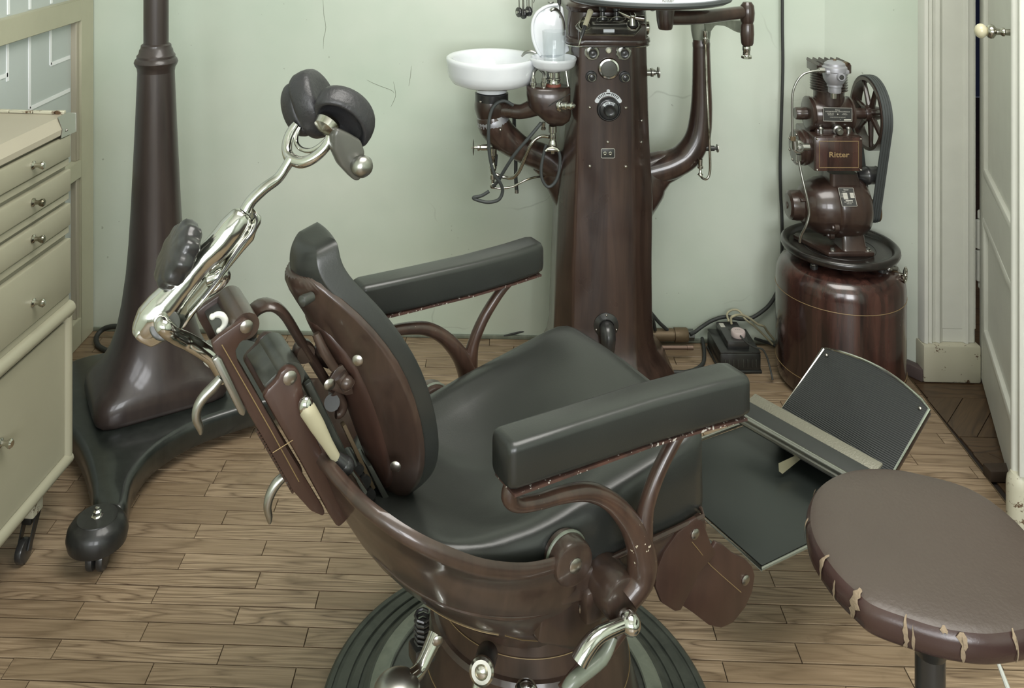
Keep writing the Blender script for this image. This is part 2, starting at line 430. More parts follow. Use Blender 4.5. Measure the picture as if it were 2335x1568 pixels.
# rear wall with two window openings (behind the camera)
xs = [XL-.1, -1.35, -.15, .15, 1.35, XR+.1]
for i, (a, b_) in enumerate(((XL-.1, -1.345), (-.155, .155), (1.345, XR+.1))):
    slab('wall_rear_pier', a, b_, YR-.1, YR, 0, HT, M['wall'])
slab('wall_rear_sill', -1.345, -.155, YR-.1, YR, 0, .88, M['wall']); slab('wall_rear_sill', .155, 1.345, YR-.1, YR, 0, .88, M['wall'])
slab('wall_rear_head', -1.345, -.155, YR-.1, YR, 2.62, HT, M['wall']); slab('wall_rear_head', .155, 1.345, YR-.1, YR, 2.62, HT, M['wall'])
for i, xc in enumerate((-.75, .75)):
    mb = MB()
    for dx in (-.575, 0, .575): mb.box((xc+dx, YR+.1, 1.75), (.05, .05, 1.8))
    for z in (.9, 1.9, 2.6): mb.box((xc, YR+.1, z), (1.2, .05, .05))
    struct(mb.build('window_%d' % (i+1), M['casing']))
wb_ = bpy.data.objects['wall_back']
mb = MB()
for pts_ in ([(836, 182), (852, 190), (872, 198), (893, 206), (899, 213)], [(897, 186), (900, 200), (902, 218), (897, 232), (891, 244)], [(736, -20), (738, 30), (743, 62), (738, 88), (737, 112)], [(938, 150), (936, 172), (932, 196)]):
    q_ = []
    for a_, b_ in pts_:
        k_ = (a_-CX)/F_PX; d_ = C(k_, 1, 0); s_ = (YW-.0004)/d_.y; q_.append(Vector((d_.x*s_, YW-.0002, HC-(b_-YH)/F_PX*s_)))
    mb.tube(q_, [.0003]+[.0007]*3+[.0003], 4, 3)
mb.build('hairline_crack', M['wall_crack'], wb_, smooth=False)
# floor: dark sub-floor, ash strips as separate planks, dark parquet by the door
slab('floor', XL-.1, XR+.1, YR-.1, 6.4, -.06, -.006, M['gap'])
floor = bpy.data.objects['floor']
def thr_x(y): return 1.189+.034*(y-2.089)
PW = .0458
plank_cache = {}
def plank(x0, x1, yc, wid, mat, y_edge=None, parent=floor, ang=0.0, skew=0.0):
    L = x1-x0; key = (round(L, 3), round(wid, 4), round(skew, 4), mat.name)
    if key not in plank_cache:
        h, g = .006, .0008
        hw = wid/2-.0013; hl = L/2-g; s_ = skew/2
        b_ = .0005
        v = [(-hl, -hw, -h), (hl-s_, -hw, -h), (hl+s_, hw, -h), (-hl, hw, -h),
             (-hl, -hw, -b_), (hl-s_, -hw, -b_), (hl+s_, hw, -b_), (-hl, hw, -b_),
             (-hl+b_, -hw+b_, 0), (hl-s_-b_, -hw+b_, 0), (hl+s_-b_, hw-b_, 0), (-hl+b_, hw-b_, 0)]
        f = [(0, 1, 5, 4), (1, 2, 6, 5), (2, 3, 7, 6), (3, 0, 4, 7), (4, 5, 9, 8), (5, 6, 10, 9), (6, 7, 11, 10), (7, 4, 8, 11), (8, 9, 10, 11)]
        me = bpy.data.meshes.new('plank'); me.from_pydata(v, [], f); me.materials.append(mat); plank_cache[key] = me
    o = bpy.data.objects.new('plank', plank_cache[key]); COL.objects.link(o); o.parent = parent
    o.location = ((x0+x1)/2, yc, random.uniform(-.0009, .0003)); o.rotation_euler = (random.uniform(-.004, .004), 0, ang)
    return o
# joints read off the photograph, given as pixels on the floor; each sets the phase of its row
joints = [(176, 1399), (222, 1323), (120, 1492), (323, 1451), (745, 1301), (720, 1378), (536, 1413), (695, 1463), (498, 1503), (668, 1551),
          (409, 1290), (599, 1258), (445, 1220), (1767, 1336), (1631, 1446), (1822, 1491), (1655, 1536), (2092, 1057)]
y_ref = FL(600, 1382).y     # a seam between two rows
rows = {}
for q in joints:
    p = FL(*q); r = math.floor((p.y-y_ref)/PW); rows.setdefault(r, []).append(p.x)
r0 = int((1.55-y_ref)/PW)-1; r1 = math.floor((YW-y_ref)/PW)
cnt = 0
for r in range(r0, r1+1):
    y0 = y_ref+r*PW; yc = y0+PW/2; wid = PW
    if y0+PW > YW: wid = YW-y0; yc = y0+wid/2
    if wid < .01: continue
    L = .335
    js = sorted(rows.get(r, [random.uniform(-.3, .0)]))
    xs = [js[0]]
    for j in js[1:]:
        if j-xs[-1] > .12: xs.append(j)
    half_l, half_r = -(.58*yc)+.0, thr_x(yc)
    xl = -1.34 if yc > 2.2 else max(-1.34, -.56*yc-.17)
    while xs[0] > xl+.05: xs.insert(0, xs[0]-L*random.choice((.8, 1, 1, 1.15)))
    while xs[-1] < half_r:
        xs.append(xs[-1]+L*random.choice((.85, 1, 1, 1.1)))
    full = []
    for a, b_ in zip(xs, xs[1:]):
        n = max(1, round((b_-a)/L)); full += [(a+(b_-a)*k/n, a+(b_-a)*(k+1)/n) for k in range(n)]
    for a, b_ in full:
        a = max(a, xl)
        if b_ > half_r: b_ = half_r; sk = .034*wid
        else: sk = 0
        if b_-a < .02: continue
        plank(a, b_, yc, wid, M['oak'], skew=sk); cnt += 1
# near floor outside the frame, below and behind the camera
nf = MB()
y = y_ref+r0*PW
while y > YR:
    x = XL
    while x < thr_x(y):
        x2 = min(x+random.uniform(.3, .5), thr_x(y)); nf.box(((x+x2)/2, y-PW/2, -.003), (x2-x-.0012, PW-.0012, .006)); x = x2
    y -= PW
o = nf.build('planks_out_of_view', M['oak'], floor, smooth=False, fix=False, kind='stuff')
# dark parquet squares by the door: diagonal blocks in a border
dk = M['darkoak']
def dplank(c, L, wid, ang):
    key = ('d', round(L, 3), round(wid, 3))
    if key not in plank_cache:
        me = bpy.data.meshes.new('plank')
        mbx = MB().box((0, 0, -.003), (L-.0015, wid-.0015, .006), b=.0008, seg=1)
        me.from_pydata([tuple(v) for v in mbx.v], [], mbx.f); me.materials.append(dk); plank_cache[key] = me
    o = bpy.data.objects.new('plank', plank_cache[key]); COL.objects.link(o); o.parent = floor
    o.location = (c[0], c[1], random.uniform(-.0015, -.0008)); o.rotation_euler = (0, 0, ang)
x_c = 1.205
yb = 1.9
for k in range(5):
    dplank((1.21+.5+.004, yb-.02, 0), 1.0, .07, 0)
    if k < 4:
        w_ = .078
        for j in range(5):
            for i in range(3):
                pass
    yb += .255
def clip_poly(poly, x0, x1, y0, y1):
    def cl(p, ax, lim, sign):
        out = []
        for i in range(len(p)):
            a, b = p[i-1], p[i]; ia = sign*(a[ax]-lim) <= 0; ib = sign*(b[ax]-lim) <= 0
            if ia != ib:
                s_ = (lim-a[ax])/(b[ax]-a[ax]); out.append((a[0]+(b[0]-a[0])*s_, a[1]+(b[1]-a[1])*s_))
            if ib: out.append(b)
        return out
    for ax, lim, sg in ((0, x0, -1), (0, x1, 1), (1, y0, -1), (1, y1, 1)):
        poly = cl(poly, ax, lim, sg)
        if not poly: return []
    return poly
yb = 1.9
for k in range(4):
    ya, yz = yb+.0155, yb+.255-.0555; ang = math.radians(-48 if k % 2 else 132-90+8)
    for bx in (1.2, 1.56, 1.92):
        x0_, x1_ = bx+(.012 if bx == 1.2 else .001), bx+.359
        cxm, cym = (x0_+x1_)/2, (ya+yz)/2
        for j in range(-4, 5):
            d = Vector((math.cos(ang), math.sin(ang))); n_ = Vector((-d.y, d.x))
            c0 = Vector((cxm, cym))+n_*j*.075
            q = [c0+d*a*.4+n_*b_*.0368 for a, b_ in ((-1, -1), (1, -1), (1, 1), (-1, 1))]
            q = clip_poly([(p.x, p.y) for p in q], x0_, x1_, ya, yz)
            if len(q) < 3: continue
            cc = (sum(p[0] for p in q)/len(q), sum(p[1] for p in q)/len(q)); R2 = Matrix.Rotation(-ang, 2)
            loc = [R2 @ Vector((p[0]-cc[0], p[1]-cc[1])) for p in q]
            area2 = abs(sum(loc[i-1].x*loc[i].y-loc[i].x*loc[i-1].y for i in range(len(loc))))
            if area2 < 2e-4: continue
            mb = MB().prism([(p.x*.997, p.y*.992, -.006) for p in loc], (0, 0, .006))
            o = mb.build('plank', dk, floor, smooth=False); o.location = (cc[0], cc[1], random.uniform(-.0016, -.0009)); o.rotation_euler = (0, 0, ang)
    yb += .255
# brass/steel threshold line between the two floors
MB().tube([(thr_x(1.3), 1.3, .0005), (thr_x(2.72), 2.72, .0005)], .0016, 6).build('threshold_strip', M['bronze'], floor)
# skirting
struct(MB().prism([(1.06, 2.872, 0), (1.225, 2.744, 0), (1.262, 2.70, 0), (1.235, 2.684, 0), (1.212, 2.716, 0), (1.05, 2.848, 0)], (0, 0, .036), b=.003).build('baseboard_right', M['purple_base']))
struct(MB().box(((XL+XI)/2, YW-.004, .006), (XI-XL-.01, .008, .012), b=.002).build('baseboard_back', M['green_enamel']))
# door casing: fluted pilaster with plinth
cas = bpy.data.objects.new('door_1', None); COL.objects.link(cas); struct(cas); cas.location = (1.323, 2.69, 0)
x0, x1, yf = 1.244-1.323, 1.402-1.323, 2.684-2.69
mb = MB().box(((x0+x1)/2, .045, 1.25), (x1-x0-.004, .06, 2.2))
prof = [(0, .0), (.004, -.010), (.012, -.014), (.018, -.006), (.024, -.012), (.030, -.004), (.040, -.001), (.048, -.009), (.054, -.003),
        (.062, .002), (.118, .002), (.124, -.008), (.130, -.010), (.134, -.002), (.150, -.002), (.156, .004)]
mb.loft([[(x0+a, .014+b_, z) for a, b_ in prof]+[(x1, .07, z), (x0, .07, z)] for z in (.11, 2.3)])
mb.build('casing', M['casing'], cas, angle=25)
MB().box(((x0+x1)/2, .036, .0545), (x1-x0+.008, .088, .109), b=.006).build('plinth_block', M['chipped'], cas)
# door leaf, standing open towards the room
dv = Vector((-.354, -.935, 0)).normalized(); hn = Vector((1.437, 2.715, 0))
leaf_l = .70
dr = bpy.data.objects.new('door_2', None); COL.objects.link(dr); struct(dr); dr.location = hn
ang = math.atan2(dv.y, dv.x); dr.rotation_euler = (0, 0, ang)   # local x runs along the leaf; +y local is the face on the right seen from the hinge
# the side facing the camera is local -y
H_D, TK = 2.15, .036
mb = MB()
def dbox(xa, xb, za, zb, d, yc=0.0): mb.box(((xa+xb)/2, yc, (za+zb)/2), (xb-xa, d, zb-za), b=.002, seg=1)
panels = [(.16, .50), (.68, 2.0)]
dbox(0, .075, .012, H_D, TK); dbox(.60, leaf_l, .012, H_D, TK)
dbox(.075, .60, .012, .16, TK); dbox(.075, .60, .50+.0, .62, TK); dbox(.075, .60, 1.98, H_D, TK)
leaf = mb.build('leaf_frame', M['casing'], dr)
for za, zb in ((.16, .50), (.62, 1.98)):
    MB().box((.3375, 0, (za+zb)/2), (.525, TK*.45, zb-za)).build('door_panel', M['casing'], dr)
    for sgn in (-1, 1):
        m2 = MB(); y_ = sgn*TK*.36
        m2.box((.087, y_, (za+zb)/2), (.024, .014, zb-za), b=.005); m2.box((.588, y_, (za+zb)/2), (.024, .014, zb-za), b=.005)
        m2.box((.3375, y_, za+.012), (.50, .014, .024), b=.005); m2.box((.3375, y_, zb-.012), (.50, .014, .024), b=.005)
        m2.build('panel_moulding', M['casing'], dr)
# which side faces the camera?
side = -1 if (Matrix.Rotation(ang, 2) @ Vector((0, -1))).dot(Vector((-1.3, -2.3))) > 0 else 1
m2 = MB(); m2.cyl((leaf_l-.018, side*.026, .13), (leaf_l-.018, side*.026, H_D), .012, n=12); m2.box((leaf_l-.01, side*.02, 1.14), (.045, .012, 2.02), b=.004)
m2.build('cover_strip', M['casing'], dr)
m2 = MB().lathe((leaf_l-.012, side*.022, .005), (0, 0, 1), [(.026, 0), (.026, .095), (.024, .112), (.017, .124), (0, .13)], 20)
m2.build('strip_plinth', M['chipped'], dr)
kz = 1.112
kn = Vector((leaf_l-.075, side*.018, kz)); kd = Vector((0, side, 0))
MB().lathe(kn, kd, [(.013, 0), (.013, .004), (.008, .008), (.0075, .022), (.010, .024), (.010, .028), (.007, .032), (.008, .040), (.016, .046), (.0175, .052), (.015, .058), (.010, .061)], 20).build('knob_neck', M['worn_chrome'], dr)
MB().sphere(kn+kd*.072, .0175, 18, (1, .8, 1)).build('door_knob', M['knob_ivory'], dr)
# two pin hinges at the casing
for zc in (.372,):
    m2 = MB()
    for i, (a, b_, r_) in enumerate(((-.115, -.095, .004), (-.095, 0, .0105), (.002, .09, .0125), (.09, .118, .006))):
        m2.lathe((-.014, side*.016, zc), (0, 0, 1), [(r_*.4, a), (r_, a+.004), (r_, b_-.004), (r_*.5, b_)], 14)
    m2.build('hinge', M['casing'], dr)
# small wooden stop under the leaf
st = MB().box((0, 0, .014), (.075, .034, .028), b=.003).build('door_stop', M['block'], None)
p_ = FL(2284, 1090); st.location = (p_.x, p_.y, 0); st.rotation_euler = (0, 0, .05)
tag(st, 'small dark wooden stop block lying on the dark parquet by the door', 'door stop')
# passage beyond the doorway
slab('wall_passage_left', 1.262, 1.30, 2.996, 6.35, 0, HT, M['ceiling'])
slab('wall_passage_far', 1.262, 5.5, 6.35, 6.45, 0, HT, M['blue_wall'])
slab('wall_passage_right', 5.0, 5.1, 2.85, 6.35, 0, HT, M['blue_wall'])
slab('wall_passage_near', XR, 5.0, 2.75, 2.85, 0, HT, M['ceiling'])
slab('ceiling_passage', 1.262, 5.1, 2.996, 6.35, 2.9, 3.0, M['blue_wall'])
slab('floor_passage', 1.262, 5.1, 2.93, 6.35, -.006, -.001, M['darkoak'])

# ---- glazed partition in the left wall
gp = bpy.data.objects.new('window_3', None); COL.objects.link(gp); struct(gp); gp.location = (XL, 2.2, 0)
y_f, y_n = YW-.004-2.2, 1.02-2.2
XT = 0.0
def gbox(mb, ya, yb_, za, zb, t_=.045, xo=0.0): mb.box((xo, (ya+yb_)/2, (za+zb)/2), (t_, yb_-ya, zb-za), b=.002, seg=1)
m2 = MB()
gbox(m2, y_f-.085, y_f, 0, HT); gbox(m2, y_n, y_n+.08, 0, HT)
y_a, y_b = y_n+.08, y_f-.085
gbox(m2, y_a, y_b, 0, .085); gbox(m2, y_a, y_b, .53, .585); gbox(m2, y_a, y_b, 1.026, 1.095); gbox(m2, y_a, y_b, 2.3, 2.4)
gbox(m2, y_a, y_b, 3.0, HT)
m2.build('window_frame', M['cream_frame'], gp)
for za, zb in ((.085, .53), (.585, 1.026), (1.095, 2.3), (2.4, 3.0)):
    MB().box((-.004, (y_a+y_b)/2, (za+zb)/2), (.004, y_b-y_a, zb-za)).build('frosted_pane', M['frost'], gp)
    m2 = MB(); 
    gbox(m2, y_b-.02, y_b, za, zb, .03); gbox(m2, y_a, y_a+.02, za, zb, .03)
    m2.build('glazing_bead', M['worktop'], gp)
# clear lines in the frosting, the brightness beyond painted in as white
def yl(px): # where the pixel column meets the partition plane x = XL
    a = (px-CX)/F_PX; Z = XL/(a*CT-ST); return (a*ST+CT)*Z-2.2
def zl(px, py):
    a = (px-CX)/F_PX; Z = XL/(a*CT-ST); return HC-(py-YH)/F_PX*Z
m2 = MB()
def vline(px, ya, yb_):
    m2.box((.0005-.0015, yl(px), (zl(px, ya)+zl(px, yb_))/2), (.003, .011, abs(zl(px, ya)-zl(px, yb_))))
def hline(pa, pb):
    ya, yb_ = yl(pa[0]), yl(pb[0]); m2.box((.0005-.0015, (ya+yb_)/2, zl(*pa)), (.003, abs(ya-yb_), .011))
vline(18, 92, 185); vline(116, 63, 148); hline((-60, 200), (18, 186)); hline((116, 147), (160, 132)); vline(68, 79, 248); hline((68, 248), (160, 212))
for px in (20, 69, 118): vline(px, -200, {20: 33, 69: 21, 118: 8}[px])
m2.build('clear_line', M['etch'], gp)
slab('wall_outer', XL-.9, XL-.8, .9, 3.1, 0, HT, M['ceiling'])
slab('wall_outer_end', XL-.8, XL-.1, YW+.002, YW+.1, 0, HT, M['ceiling']); slab('wall_outer_near', XL-.8, XL-.1, .9, 1.0, 0, HT, M['ceiling'])
slab('ceiling_outer', XL-.9, XL-.1, .9, 3.0, HT, HT+.1, M['ceiling'])
slab('floor_outer', XL-.9, XL-.03, .9, YW, -.06, -.006, M['gap'])

# ============================================================ DRAWER CABINET (left)
fr = Frame(-.911, 2.069, math.radians(-5.57))
cab = fr.root('dental_cabinet', 'cream painted instrument cabinet on casters with four shallow drawers and small nickel knobs', 'cabinet')
LC, DC = .62, .31
cr = M['cream']
mb = MB().box((-DC/2-.004, -LC/2, (.135+.888)/2), (DC-.008, LC, .888-.135), b=.003)
mb.build('carcass', cr, cab)
# worktop with chamfered front edge
wp = [(.0, .888), (.008, .893), (.008, .905), (-.012, .926), (-DC, .926), (-DC, .888)]
MB().loft([[(a, y_, z) for a, z in wp] for y_ in (-LC, .012)]).build('worktop', M['worktop'], cab, angle=20)
# raised chipped strip at the far end and the metal corner bracket
mb = MB(); xx = -DC
while xx < -.012:
    x2 = min(xx+random.uniform(.03, .06), -.012); mb.box(((xx+x2)/2, .006, .930), (x2-xx-.002, .010, random.uniform(.006, .010)), b=.001, seg=1); xx = x2
mb.build('end_strip', M['chipped'], cab)
mb = MB(); mb.prism([(.0095, .013, .885), (.0095, .013, .927), (-.010, .013, .929), (-.010, -.03, .929), (.0095, -.045, .905), (.0095, -.052, .887)], (.0012, 0, 0))
mb.box((0, .0135, .907), (.02, .002, .042)); mb.build('corner_bracket', M['steel'], cab)
screw(cab, (.011, -.03, .9), (1, 0, 0), .003)
def knob(par, x, y, z, s=1.0):
    MB().lathe((x, y, z), (1, 0, 0), [(.009*s, 0), (.009*s, .002), (.005*s, .005), (.0045*s, .012), (.008*s, .019), (.0085*s, .023), (.006*s, .026), (0, .0265)], 18).build('knob', M['worn_chrome'], par)
for i, (zt, zb) in enumerate(((.888, .832), (.809, .753), (.731, .676), (.651, .520))):
    dra = MB().box((.002, -LC/2, (zt+zb)/2-.0015), (.014, LC-.012, zt-zb-.004), b=.004).build('drawer', cr, cab)
    mb = MB().box((-.0005, -LC/2, zb-.011), (.005, LC-.006, .016), b=.0015, seg=1); mb.build('drawer_rail', cr, cab)
    p = fr.v(75, 0, 0)   # unused placeholder for depth only
    # knob column: pixel 68 on the face
    a = (66-CX)/F_PX; ex, ey = (math.cos(fr.a), math.sin(fr.a)), (-math.sin(fr.a), math.cos(fr.a))
    # solve origin + t*ey on the ray X = a Z
    t_ = (a*fr.Z-fr.X)/(ey[0]-a*ey[1])
    zk = (zt+zb)/2 if i < 3 else .508+(.651-.508)*.42
    knob(dra, .009, t_, zk-.0)
knob_y = t_
mb = MB()  # torus moulding above the lower door
mb.tube([(.0, -LC, .485), (.0, .0, .485)], .017, 14); mb.build('moulding', cr, cab)
MB().box((.001, -LC/2, .31), (.004, LC-.05, .30)).build('lower_door', cr, cab)
mb = MB(); mb.tube([(.001, -.012, .470), (.001, -.012, .150)], .0125, 12); mb.tube([(.001, -LC, .144), (.001, -.006, .144)], .0145, 12); mb.build('bead_frame', M['cream'], cab)
a = (-4-CX)/F_PX; t2 = (a*fr.Z-fr.X)/(ey[0]-a*ey[1]); knob(cab, .004, t2, .335, 1.1)
for yy in (-.112, -LC+.05):
    for xx in (-.024, -DC+.04):
        MB().box((xx, yy, .112), (.034, .040, .05), b=.003).build('foot', M['chipped'], cab)
        mb = MB(); mb.box((xx-.004, yy, .078), (.022, .026, .02), b=.002)
        mb.prism([(xx+.012, yy-.004, .088), (xx+.012, yy+.014, .086), (xx+.010, yy-.022, .022), (xx+.010, yy-.032, .028)], (.003, 0, 0)); mb.prism([(xx-.014, yy-.004, .088), (xx-.014, yy+.014, .086), (xx-.014, yy-.022, .022), (xx-.014, yy-.032, .028)], (.003, 0, 0))
        c = mb.build('caster', M['black_enamel'], cab)
        MB().cyl((xx-.008, yy-.028, .025), (xx+.008, yy-.028, .025), .0248, n=24, b=.004).build('wheel', M['bakelite'], c)

# ============================================================ X-RAY STAND
fr = Frame(-.83, 2.417, 0.0)
xr = fr.root('stand_column', 'tall dark brown tapered column stand flaring to a black cast foot on casters', 'stand')
angB = math.radians(29.8)
def secB(h, r, hx, hy, k, n=48):
    """blend from circle r to rounded rectangle hx x hy turned to the foot's direction"""
    out = []
    for i in range(n):
        a = 2*PI*i/n; c, s_ = math.cos(a), math.sin(a)
        e = 2+6*k
        rr = (abs(c/hx)**e+abs(s_/hy)**e)**(-1/e) if k > 0 else r
        R = r*(1-k)+rr*k
        x, y = R*c, R*s_
        out.append((x*math.cos(angB)-y*math.sin(angB), x*math.sin(angB)+y*math.cos(angB), h))
    return out
hx, hy = .168, .128
col_s = [(.965, .0475, 0), (.80, .0545, 0), (.60, .064, 0), (.50, .070, .02), (.42, .077, .05), (.34, .088, .12), (.28, .100, .24), (.23, .116, .40), (.19, .135, .6), (.165, .152, .78), (.145, .17, .92)]
rings = []
for h, r, k in col_s: 
    f_ = .50+.38*((.60-h)/.455) if h < .6 else .5
    f_ = min(1, max(.42, r/.17))
    rings.append(secB(h, r, hx*f_, hy*f_*1.02, k))
rings.append(secB(.125, 0, hx, hy, 1)); rings.append(secB(.110, 0, hx+.002, hy+.002, 1)); rings.append(secB(.098, 0, hx-.002, hy-.002, 1)); rings.append(secB(.088, 0, hx-.01, hy-.01, 1))
MB().loft(rings).build('tapered_column', M['xray'], xr, angle=60)
MB().lathe((0, 0, .955), (0, 0, 1), [(.048, 0), (.050, .012), (.054, .018), (.057, .026), (.054, .034), (.050, .038), (.050, .044), (.045, .050), (.043, .060), (.040, .064), (.039, .072), (.034, .076)], 40).build('collar', M['xray'], xr)
MB().cyl((0, 0, 1.03), (0, 0, 2.2), .0325, n=36).build('pole', M['xray'], xr)
# cast foot
H1 = .092
out = [(218, 1150), (208, 1095), (192, 1035), (165, 985), (120, 930), (96, 880), (130, 835), (235, 800), (420, 790), (480, 775), (545, 768), (585, 775), (598, 800), (592, 835), (640, 868), (655, 895), (560, 925), (450, 962), (360, 1015), (305, 1080), (284, 1150)]
loc = [fr.fl(a, b_, H1) for a, b_ in out]
loc = smooth_path([(p.x, p.y, 0) for p in loc], 4, True)
cen = Vector((0, 0, 0))
def ringz(sc_, z): return [((p.x-cen.x)*sc_[0]+cen.x-(0), (p.y-cen.y)*sc_[0]+cen.y, z) for p in loc]
def offs(d, z):
    n = len(loc); out = []
    for i in range(n):
        a, b_ = loc[i-1], loc[(i+1) % n]; t_ = Vector((b_.x-a.x, b_.y-a.y)).normalized(); nn = Vector((t_.y, -t_.x))
        out.append((loc[i].x+nn.x*d, loc[i].y+nn.y*d, z))
    return out
ar = sum(loc[i-1].x*loc[i].y-loc[i].x*loc[i-1].y for i in range(len(loc)))
sg = 1 if ar > 0 else -1
MB().loft([offs(-sg*.004, .030), offs(0, .034), offs(0, .074), offs(-sg*.003, .084), offs(-sg*.011, .091), offs(-sg*.016, .092)]).build('cast_foot', M['xray_base'], xr, angle=50)
# caster lobes
cf = fr.p(222, 1205, 1.925)
for i, (cx_, cy_, rr, vis) in enumerate(((cf.x, cf.y, .062, 1), (*[fr.fl(574, 790)[k] for k in (0, 1)], .026, 1), (fr.fl(110, 890).x-.1, fr.fl(110, 890).y+.12, .03, 0))):
    if i == 1: cy_ -= .035
    par = MB().lathe((cx_, cy_, .050), (0, 0, 1), [(rr*.8, -.006), (rr*.97, .002), (rr*1.02, .018), (rr*.97, .034), (rr*.82, .047), (rr*.68, .0515), (rr*.66, .054), (rr*.3, .055), (0, .055)], 36, sx=1.0).build('caster_cap', M['black_enamel'], xr)
    for dx in (-.011, .011):
        MB().cyl((cx_+.006+dx-.008, cy_-.012, .026), (cx_+.006+dx+.008, cy_-.012, .026), .0255, n=24, b=.005).build('caster_wheel', M['bakelite'], par)
    if i != 1: MB().lathe((cx_, cy_, .104), (0, 0, 1), [(.013, 0), (.013, .002), (.0085, .003), (.0085, .011), (.005, .014), (.005, .019), (0, .021)], 6 if vis else 8).build('cap_nut', M['chrome'], par)
# cable looped behind the stand
pts = [fr.fl(282, 742, .08), fr.fl(245, 748, .05), fr.fl(222, 765, .03), fr.fl(222, 790, .02), fr.fl(240, 812, .012), fr.fl(275, 815, .012)]
fr2 = Frame(fr.loc(0, 0, 0).x*0-1.1, 2.75, 0)
cb = MB().tube([Frame(-1.1, 2.75).fl(*q) for q in ((290, 748, .05), (262, 744, .045), (236, 750, .03), (220, 768, .015), (224, 788, .0085), (245, 800, .0085))], .008, 10, 5).build('cable', M['rubber'], None)
cb.location = C(-1.1, 2.75); cb.rotation_euler = (0, 0, TH)
tag(cb, 'thick black cable looping on the floor behind the tall column stand', 'cable')

# ============================================================ DENTAL UNIT COLUMN
U = Frame(.412, 2.66, 0.0)
un = U.root('dental_unit', 'tall dark mahogany lacquered dental unit column with two curved arms and a dial panel', 'dental unit')
mc = M['column']
yF, yS = 2.535-2.66, 2.60-2.66
def usec(py, l, r, fl_, frr, yf=yF, back=.125):
    Zs, Zf = 2.60, 2.66+yf
    h = HC-(py-YH)/F_PX*Zs
    xl, xr_ = (l-CX)/F_PX*Zs-U.X, (r-CX)/F_PX*Zs-U.X
    fl2, fr2_ = (fl_-CX)/F_PX*Zf-U.X, (frr-CX)/F_PX*Zf-U.X
    P8 = [(fl2, yf), (fr2_, yf), (xr_, yS), (xr_, back-.045), (xr_-.045, back), (xl+.045, back), (xl, back-.045), (xl, yS)]
    out = []
    for i in range(8):   # round each corner a little
        a, p, b_ = Vector(P8[i-1]), Vector(P8[i]), Vector(P8[(i+1) % 8])
        d = .007
        q0 = p+(a-p).normalized()*d; q2 = p+(b_-p).normalized()*d
        for s_ in (0, .33, .67, 1):
            v_ = q0*(1-s_)**2+p*2*s_*(1-s_)+q2*s_*s_; out.append((v_.x, v_.y, h))
    return out
S = [(96, 1303, 1475, 1322, 1442), (250, 1292, 1479, 1318, 1444), (350, 1284, 1483, 1315, 1445), (450, 1274, 1489, 1311, 1447), (600, 1267, 1487, 1306, 1448), (720, 1263, 1488, 1304, 1449), (770, 1261, 1491, 1303, 1450)]
rings = [usec(*s) for s in S]
rings.append(usec(800, 1256, 1500, 1300, 1452, yF-.012, .13)); rings.append(usec(828, 1244, 1522, 1290, 1462, yF-.04, .14))
rings.append(usec(850, 1232, 1538, 1278, 1476, yF-.062, .15)); rings.append(usec(872, 1226, 1545, 1270, 1486, yF-.075, .155)); rings.append(usec(886, 1224, 1547, 1268, 1488, yF-.078, .157))
MB().loft(rings).build('column', mc, un, angle=50)
# housing above: band, neck, rings
def hz(py, Z): return HC-(py-YH)/F_PX*Z
bz = hz(92, 2.58)
def rr_ring(hx_, hy_, z, r=.05, yo=0): return [(a-.003, b_+yo, z) for a, b_ in roundrect(hx_, hy_, r, 6)]
mb = MB().loft([rr_ring(.105, .118, bz-.012), rr_ring(.118, .128, bz-.009), rr_ring(.122, .132, bz), rr_ring(.120, .130, bz+.010), rr_ring(.114, .124, bz+.014)]); mb.build('head_band', M['maroon'], un)
MB().tube([(a-.003, b_, bz-.010) for a, b_ in roundrect(.1195, .1295, .05, 6)], .0022, 8, closed=True).build('chrome_line', M['chrome'], un)
mb = MB().loft([rr_ring(.112, .122, bz+.012), rr_ring(.114, .122, bz+.045), rr_ring(.112, .120, bz+.085), rr_ring(.117, .125, bz+.090), rr_ring(.119, .127, bz+.100), rr_ring(.115, .122, bz+.108),
                rr_ring(.108, .115, bz+.112), rr_ring(.107, .114, bz+.150), rr_ring(.112, .118, bz+.154), rr_ring(.112, .118, bz+.166), rr_ring(.104, .108, bz+.172), rr_ring(.100, .104, bz+.30)])
mb.build('head_housing', M['maroon'], un)
# vent slots on the head
for k in range(5):
    a = math.radians(205+k*9)
    MB().box((-.003-.085+k*.017, -.1185+.0*k, bz+.158), (.012, .006, .005)).build('vent_slot', M['plate_black'], un)
# instrument shelf: chrome hexagonal tray with holders
sy = -.165
def up(px, py, Z=2.49): return U.p(px, py, Z)
poly = [up(1313, 60), up(1332, 40), up(1446, 42), up(1463, 62), up(1448, 77), up(1332, 76)]
zt = up(0, 62).z
def shelf_ring(z, g=0.0):
    pts = [(-.095-g, sy+.0), (-.070, sy+.06), (.078, sy+.06), (.100+g, sy+.0), (.080, sy-.035-g), (-.072, sy-.035-g)]
    return [(a, b_, z) for a, b_ in pts]
zs = hz(77, 2.46)
hexp = [(1313, 60, 2.475), (1331, 39, 2.495), (1446, 39, 2.495), (1463, 61, 2.475), (1446, 79, 2.455), (1332, 77, 2.455)]
hx3 = [U.p(*q) for q in hexp]
MB().prism(hx3, (0, .004, -.006), b=.001).build('instrument_shelf', M['steel'], un, angle=20)
MB().tube(hx3, .0019, 8, closed=True).build('shelf_rim', M['worn_chrome'], un)
MB().prism([U.p(1350, 50, 2.475), U.p(1433, 50, 2.475), U.p(1433, 56, 2.468), U.p(1350, 56, 2.468)], (0, -.006, .002), b=.001).build('holder_bar', M['steel'], un)
for q in ((1354, 53), (1429, 53)): screw(un, U.p(q[0], q[1], 2.464), (0, -1, .4), .0025)
